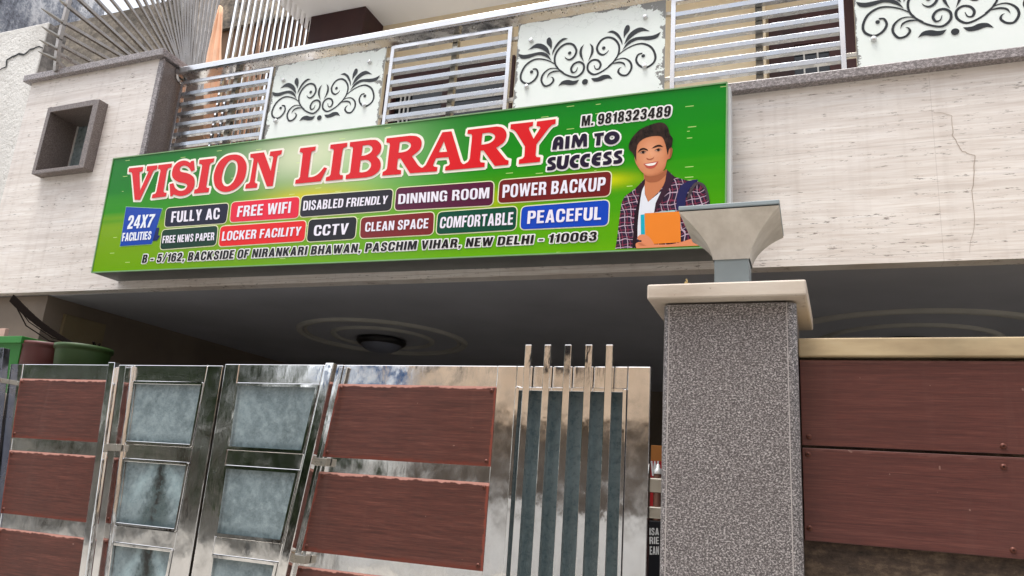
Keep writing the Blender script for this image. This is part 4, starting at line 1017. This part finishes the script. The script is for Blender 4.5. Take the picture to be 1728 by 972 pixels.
def upright(x, par, zt, tabs):
    # square guard tube standing in front of the leaf
    o = MB().box(x-.026, x+.026, GY-.085, GY-.045, .15, zt).warp(sag).build('guard_tube', M['steel_b'], par, .004)
    for z in tabs: MB().box(x-.02, x+.085, GY-.046, GY-.004, z-.02, z+.02).warp(sag).build('tube_bracket', M['steel_d'], o, .003)
xk = at(186, 612, GY-.085).x; upright(xk+.01, leafL, at(186, 611, GY-.085).z, (1.70, .72))
xk = at(556, 612, GY-.085).x; upright(xk, leafR, at(556, 612, GY-.085).z, (1.69, 1.2, .7))
# barred wicket panel
ip = MB().box(-1.375, -.815, GY+.035, GY+.041, .2, 2.108).build('glass_pane', M['frost_dark'], leafR)
ib = MB()
for x in (-1.3735, -.833): ib.box(x, x+.0165, GY-.008, GY+.033, .2015, 2.1065)
ib.box(-1.357, -.833, GY-.008, GY+.033, 2.09, 2.1065)
ib.build('glazing_bead', M['steel_b'], ip, .003)
for i in range(5):
    px = (894, 926.5, 960.5, 995.5, 1030)[i]
    c = at(px, 582.5, GY-.03)
    MB().box(c.x-.0185, c.x+.0165, GY-.045, GY-.01, .2, c.z).build('raised_bar', M['steel_b'], leafR, .003)
for z0, z1 in ((1.648, 1.712), (1.536, 1.588)):
    MB().box(-.705, -.63, GY+.01, GY+.05, z0, z1).build('hinge', M['steel_d'], leafR, .006)
MB().tube([(-.67, GY+.03, 1.53), (-.67, GY+.03, 1.73)], .018, 12).build('hinge_pin', plain('rusted_hinge_pin', lin(96,62,50), .6), leafR)
MB().lathe([(.02,0),(.02,.02),(.01,.028),(.01,.04),(.001,.045)], (-.67, GY+.03, 1.73), 12).build('hinge_cap', M['silver'], leafR, smooth=True)
# steel post the left leaf hangs from
m = MB(); pA = at(-12, 588, GY-.06); pB = at(9, 588, GY-.06)
m.box(pA.x-.02, pB.x, GY-.06, GY-.01, 0, pA.z+.005).warp(lambda p: Vector((p.x+.20*(2.2-p.z)*0+lean(-4.9)*1.5*(2.2-p.z), p.y, p.z)))
gp_ = thing('gate_post', ((pA.x+pB.x)/2+.4, GY-.02, 0), 'dark steel gate post at the left edge beside the first maroon board', 'post')
m.build('post_tube', M['darkpost'], gp_, .004)
MB().box(pA.x, pB.x+.03, GY-.07, GY+.0, 2.07, 2.10).build('post_bracket', M['steel_d'], gp_, .003)

# ---------------------------------------------------------------- gate pillar with cap and lamp
pil = thing('gate_pillar', (-.34, 3.57, 0), 'speckled grey granite gate pillar with projecting beige capstone', 'pillar')
PX0, PX1, PY0, PY1 = -.614, -.060, 3.29, 3.86
ZCAP = at(1225, 505, 3.22).z
pb = MB(); ch = .02
oct_ = [(PX0+ch, PY0), (PX1-ch*1.6, PY0), (PX1-ch*.9, PY0+.006), (PX1, PY0+.025), (PX1, PY1), (PX0, PY1), (PX0, PY0+.025), (PX0+ch*.5, PY0+.006)]
n8 = len(oct_)
for i in range(n8):
    a, b = oct_[i], oct_[(i+1) % n8]
    pb.face([(a[0],a[1],0),(b[0],b[1],0),(b[0],b[1],ZCAP-.001),(a[0],a[1],ZCAP-.001)])
pb.build('pillar_body', M['granite'], pil)
for x in (PX0+ch+.004, PX1-ch*1.6-.008):
    MB().box(x, x+.004, PY0-.0012, PY0+.004, 0, ZCAP-.002).build('edge_groove', plain('groove_filler', lin(176,170,168), .6), pil)
cz1 = at(1225, 476, 3.22).z; cx0 = at(1092, 481, 3.22).x; cx1 = at(1360, 472, 3.22).x
cp = MB()
z0l, z0r = at(1091.5, 505, 3.22).z, at(1358.5, 498, 3.22).z; z1l, z1r = at(1092, 481, 3.22).z, at(1358.5, 469.5, 3.22).z
z0 = (z0l+z0r)/2
cp.hexa([(cx0,3.22,z0),(cx1,3.22,z0),(cx1,3.22,(z1l+z1r)/2),(cx0,3.22,(z1l+z1r)/2),(cx0-.01,3.89,z0),(cx1+.022,3.89,z0),(cx1+.022,3.89,(z1l+z1r)/2),(cx0-.01,3.89,(z1l+z1r)/2)])
cp.build('capstone', M['cap'], pil, .008)
zcap = (z1l+z1r)/2
lamp = thing('pillar_lamp', (-.34, 3.56, zcap), 'weathered flared square lamp on the granite gate pillar capstone', 'lamp')
LX, LY = -.34, 3.56
def frus(m, secs, n=6):
    for (h0, z0), (h1, z1) in zip(secs, secs[1:]):
        for k in range(4):
            cs_ = [(-1,-1),(1,-1),(1,1),(-1,1)]; a = cs_[k]; b = cs_[(k+1) % 4]
            m.face([(LX+a[0]*h0,LY+a[1]*h0,z0),(LX+b[0]*h0,LY+b[1]*h0,z0),(LX+b[0]*h1,LY+b[1]*h1,z1),(LX+a[0]*h1,LY+a[1]*h1,z1)])
zl1 = at(1230, 352, 3.34).z; zn = at(1240, 438, 3.485).z
secs = []
for i in range(17):
    t = i/16; secs.append((.083+.137*t**1.75, zn+(zl1-zn)*t))
m = MB(); frus(m, secs)
shd = m.build('lamp_shade', M['lampshade'], lamp, 0, True)
es = shd.modifiers.new('split', 'EDGE_SPLIT'); es.split_angle = radians(40)
MB().box(LX-.215, LX+.215, LY-.215, LY+.215, zl1-.004, zl1+.006).build('shade_seat', M['black'], lamp)
MB().box(LX-.222, LX+.222, LY-.222, LY+.222, zl1+.006, zl1+.028).build('lamp_lid', M['lampgrey'], lamp, .004)
MB().box(LX-.077, LX+.077, LY-.077, LY+.077, zcap+.0005, zn+.012).build('lamp_neck', M['lampgrey'], lamp, .004)
# dry sprig on the capstone
c = at(1162, 476, 3.30); c.z = zcap
m = MB()
for k in range(7):
    a = rnd.uniform(0, 6.28); d = Vector((cos(a)*.018, sin(a)*.018, rnd.uniform(.012, .035)))
    m.tube([c, c+d*.6, c+d+Vector((0,0,.003))], [.002, .0016, .004], 5)
spg = m.build('dry_sprig', M['dry'], None, loc=c); tag(spg, 'tiny dry weed sprig growing on the capstone left of the lamp', 'plant')

# ---------------------------------------------------------------- boundary wall right of the pillar
wy = 3.4
bwall = thing('boundary_wall', (1.2, wy, 0), 'boundary wall right of the pillar with two screwed maroon boards under a stone beam', 'wall')
x0 = PX1+.001; x1 = 3.2
MB().box(x0, x1, wy+.04, wy+.3, 0, 2.24).build('wall_body', M['stonebase'], bwall)
MB().box(x0, x1, wy-.0, wy+.34, 2.245, 2.324).build('beam', M['beam'], bwall, .006)
zw = Z_(1328,440,1.8275)
def wboard(z0, z1, m_, scr, drop):
    o = MB().hexa([(x0+.004,wy+.018,z0),(1.75,wy+.018,z0-drop),(1.75,wy+.018,z1-drop*.8),(x0+.004,wy+.018,z1),(x0+.004,wy+.04,z0),(1.75,wy+.04,z0-drop),(1.75,wy+.04,z1-drop*.8),(x0+.004,wy+.04,z1)]).build('wood_panel', M['wood_dirty'], bwall, .002)
    for s_ in scr:
        p = at(*zw(*s_), wy+.018)
        MB().lathe([(.004,-.007),(.009,-.006),(.012,0)], p, 12, 'y').build('screw', M['screw'], o, smooth=True)
wboard(1.877, 2.232, 0, [(68,543),(667,572)], .006)
wboard(1.501, 1.866, 0, [(65,597),(668,636),(70,825),(698,893)], .008)
MB().box(1.76, x1, wy+.018, wy+.04, 1.5, 2.232).build('wood_panel', M['wood_dirty'], bwall)

# ---------------------------------------------------------------- clutter on the ledge behind the gate
ldg = thing('ledge_wall', (-5.4, 3.95, 0), 'low plastered ledge behind the gate carrying the plant pots', 'wall')
MB().box(-6.6, -4.5, 3.68, 4.19, 0, 2.03).build('ledge_body', M['porch'], ldg, .01)
def pot(name, c, r, h, zt, m, label, seg=36, rim=.03):
    t = thing(name, (c[0], c[1], 2.03), label, 'plant pot', 'plant pots on the ledge behind the gate')
    z0 = 2.032
    MB().lathe([(.001,z0),(r*.78,z0),(r*.93,zt-rim*1.6),(r*.95,zt-rim),(r,zt-rim),(r,zt),(r*.93,zt),(r*.9,zt-.05)], (c[0], c[1], 0), seg).build('pot_body', m, t, smooth=(seg > 8))
    MB().lathe([(.001,zt-.045),(r*.91,zt-.045)], (c[0], c[1], 0), seg).build('soil', M['soil'], t)
    return t
zt1 = at(80, 583, 3.95).z
pot('plant_pot', (at(79,590,3.93).x, 3.93), .18, .4, zt1, M['maroonpot'], 'round maroon plastic pot between the green square and the moss green pot')
zt2 = at(140, 586, 3.95).z
gpot = pot('plant_pot', (at(142,590,3.95).x, 3.95), .195, .4, zt2, M['mosspot'], 'round moss green pot holding a dark dry stem')
# square green planter
t = thing('plant_pot', (-5.85, 3.9, 2.03), 'bright green square planter at the left edge of the ledge', 'plant pot', 'plant pots on the ledge behind the gate')
m = MB(); xr = at(41, 571, 3.75).x; zt3 = at(20, 568, 3.75).z
def sq(h, z, cx=xr-.24, cy=3.97): return [(cx-h,cy-h,z),(cx+h,cy-h,z),(cx+h,cy+h,z),(cx-h,cy+h,z)]
lv = [sq(.155, 2.032), sq(.215, zt3-.055), sq(.24, zt3-.05), sq(.24, zt3), sq(.222, zt3), sq(.21, zt3-.06)]
for a, b in zip(lv, lv[1:]):
    for k in range(4): m.face([a[k], a[(k+1) % 4], b[(k+1) % 4], b[k]])
m.build('pot_body', M['greenpot'], t, .003); m = MB().face(sq(.212, zt3-.05)); m.build('soil', M['soil'], t)
cd = MB(); a = at(-6, 553, 3.80); cd.box(a.x-.15, at(8,560,3.8).x, 3.80, 3.83, zt3-.04, at(4,554,3.8).z)
o = cd.build('pink_card', M['pink'], None, .002, loc=(a.x, 3.81, zt3-.04)); tag(o, 'pale pink card standing in the bright green square planter', 'card')
# dry stem with thin strands
a = at(20, 503, 4.1); b = at(122, 581, 4.0)
m = MB(); P = [a.lerp(b, t_)+Vector((0,0,-.03*sin(pi*t_))) for t_ in [i/8 for i in range(9)]]
for i in range(8): m.bar(P[i], P[i+1], .062-.004*i, .012)
m.tube([a, a.lerp(b,.35)+Vector((-.03,0,-.10)), a.lerp(b,.75)+Vector((-.05,0,-.07)), b], .005, 6)
m.tube([a, a.lerp(b,.35)+Vector((-.01,0,-.07)), a.lerp(b,.75)+Vector((-.03,0,-.045)), b], .004, 6)
m.build('dry_stem', M['drystem'], gpot)
m = MB(); c = at(163, 584, 3.95)
for k in range(16):
    a_ = rnd.uniform(0, 6.28); r_ = rnd.uniform(.02, .07)
    m.tube([c+Vector((0,0,-.04)), c+Vector((cos(a_)*r_, sin(a_)*r_, rnd.uniform(-.01, .03)))], [.006, .009], 5)
m.build('withered_leaves', M['drystem'], gpot)

# things glimpsed through the slit between gate and pillar
nbd = thing('notice_board', (-.84, 4.3, 1.1), 'black notice board with white capitals behind the gap beside the pillar', 'notice board')
MB().box(-1.02, -.60, 4.3, 4.32, 1.0, 1.51).build('board', M['board'], nbd, .003)
def wtext(txt, px0, px1, yb, yt):
    SYo = 4.298; v = text2d(txt, [(px0,yb),(px1,yb),(px1,yt),(px0,yt)], SYo, .0)
    letters(MB(), v[0], SYo).build('lettering', M['white'], nbd)
wtext('ISA', 1096, 1112, 903, 891); wtext('RIE', 1096, 1112, 918, 906); wtext('EAN', 1096.5, 1112, 936, 922)
cbx = thing('cardboard_carton', (-.83, 4.45, 1.51), 'brown carton with red and white printing seen through the gap beside the pillar', 'carton')
MB().box(-1.0, -.66, 4.33, 4.6, 1.56, 1.915).build('carton_body', M['cardb'], cbx, .004)
MB().box(-.98, -.67, 4.326, 4.3295, 1.58, 1.83).build('red_print', M['red'], cbx)
v = text2d('W', [(1098,803),(1112,803),(1112,778),(1098,778)], 4.3245, .0); letters(MB(), v[0], 4.3245).build('white_print', M['white'], cbx)
shf = MB().box(-1.1, -.5, 4.3, 4.75, 1.515, 1.555).box(-1.08, -1.03, 4.35, 4.7, 0, 1.515).box(-.57, -.52, 4.35, 4.7, 0, 1.515).build('shelf', M['maroon'], None, .004, loc=(-.8, 4.5, 0)); tag(shf, 'dark wooden shelf in the porch under the brown carton', 'shelf')

# ---------------------------------------------------------------- across the street (seen in the polished steel)
op = thing('opposite_house', (-1, -9, 0), 'tall cream house across the street mirrored in the polished gate bars', 'house')
MB().box(-9.3, 11, -14, -8.6, 3.2, 11.5).build('wall', M['cream'], op)
MB().box(-9.3, 11, -13, -9.4, 0, 3.19).build('recessed_ground_floor', M['porch'], op)
MB().box(-9.4, 11.1, -9.3, -8.3, 6.4, 6.6).build('balcony_slab', M['balc_ceil'], op)
for x in (-8.0, -5.0, -2.0, 1.2, 4.4, 7.0):
    MB().box(x-.6, x+.6, -8.6, -8.56, 4.2, 5.6).build('window', M['darkglass'], op); MB().box(x-.5, x+.5, -8.6, -8.56, 7.6, 9.2).build('window', M['darkglass'], op)
MB().box(-11.2, -8.9, -8.5, -8.4, 3.7, 4.25).build('blue_awning', M['blue'], op)
cw = MB().box(-9.5, 11, -7.2, -7.0, 0, 1.45).build('added_wall', plain('whitewashed_wall', lin(232,230,226), .8), None, .01, loc=(0, -7.1, 0))  # pale wall added for the bright band it reflects low in the steel
tag(cw, 'whitewashed low wall added across the street for a bright band in the gate steel', 'wall')
def tree(c, h, R, label, seed):
    t = thing('tree', c, label, 'tree', 'trees across the street'); r = random.Random(seed)
    c = Vector(c); top = c+Vector((.2,0,h*.6))
    tk = MB().tube([c, c+Vector((.05,0,h*.3)), top], [.2,.15,.08], 10)
    cen = c+Vector((0,0,h*.5)); cl = []
    for k in range(24):
        d = Vector((r.gauss(0,1), r.gauss(0,1), r.gauss(0,1.1))).normalized()*R*r.uniform(.35,.85); cl.append((cen+d, R*r.uniform(.28,.5)))
    for p, _ in cl[:8]: tk.tube([top-Vector((0,0,.5)), top.lerp(p,.5)+Vector((0,0,.1)), p], [.07,.04,.015], 6)
    tk.build('trunk', M['bark'], t, smooth=True)
    m = MB()
    for p, rad in cl:
        for k in range(420):
            d = Vector((r.gauss(0,1), r.gauss(0,1), r.gauss(0,1))).normalized()*rad*r.random()**.4; q_ = p+d
            u = Vector((r.gauss(0,1), r.gauss(0,1), r.gauss(0,1))).normalized(); w = u.orthogonal().normalized(); s_ = r.uniform(.07,.15)
            m.face([q_-u*s_, q_+w*s_*.45, q_+u*s_, q_-w*s_*.45])
    m.build('crown', M['leaf'], t)
tree((-14.6,-8.2,0), 8.0, 2.6, 'tall leafy tree mirrored dark green in the left gate leaf', 1)
tree((-18.8,-8.0,0), 10.5, 3.6, 'broad leafy tree second from the cream house across the street', 2)
tree((-23.5,-8.5,0), 11.5, 4.4, 'broad leafy tree farthest left across the street', 5)
tree((-11.2,-8.0,0), 4.2, 1.7, 'small leafy tree beside the cream house', 4)
hg = MB().box(-34, -9.6, -9.0, -8.8, 0, 2.4).build('added_wall', M['yard'], None, .01, loc=(-20, -8.9, 0))  # unseen wall added to keep bright sky out of the left leaf's steel
tag(hg, 'stained grey wall added under the trees to keep sky out of the gate steel', 'wall')
for o in bpy.data.objects:
    if '_org' in o: del o['_org']
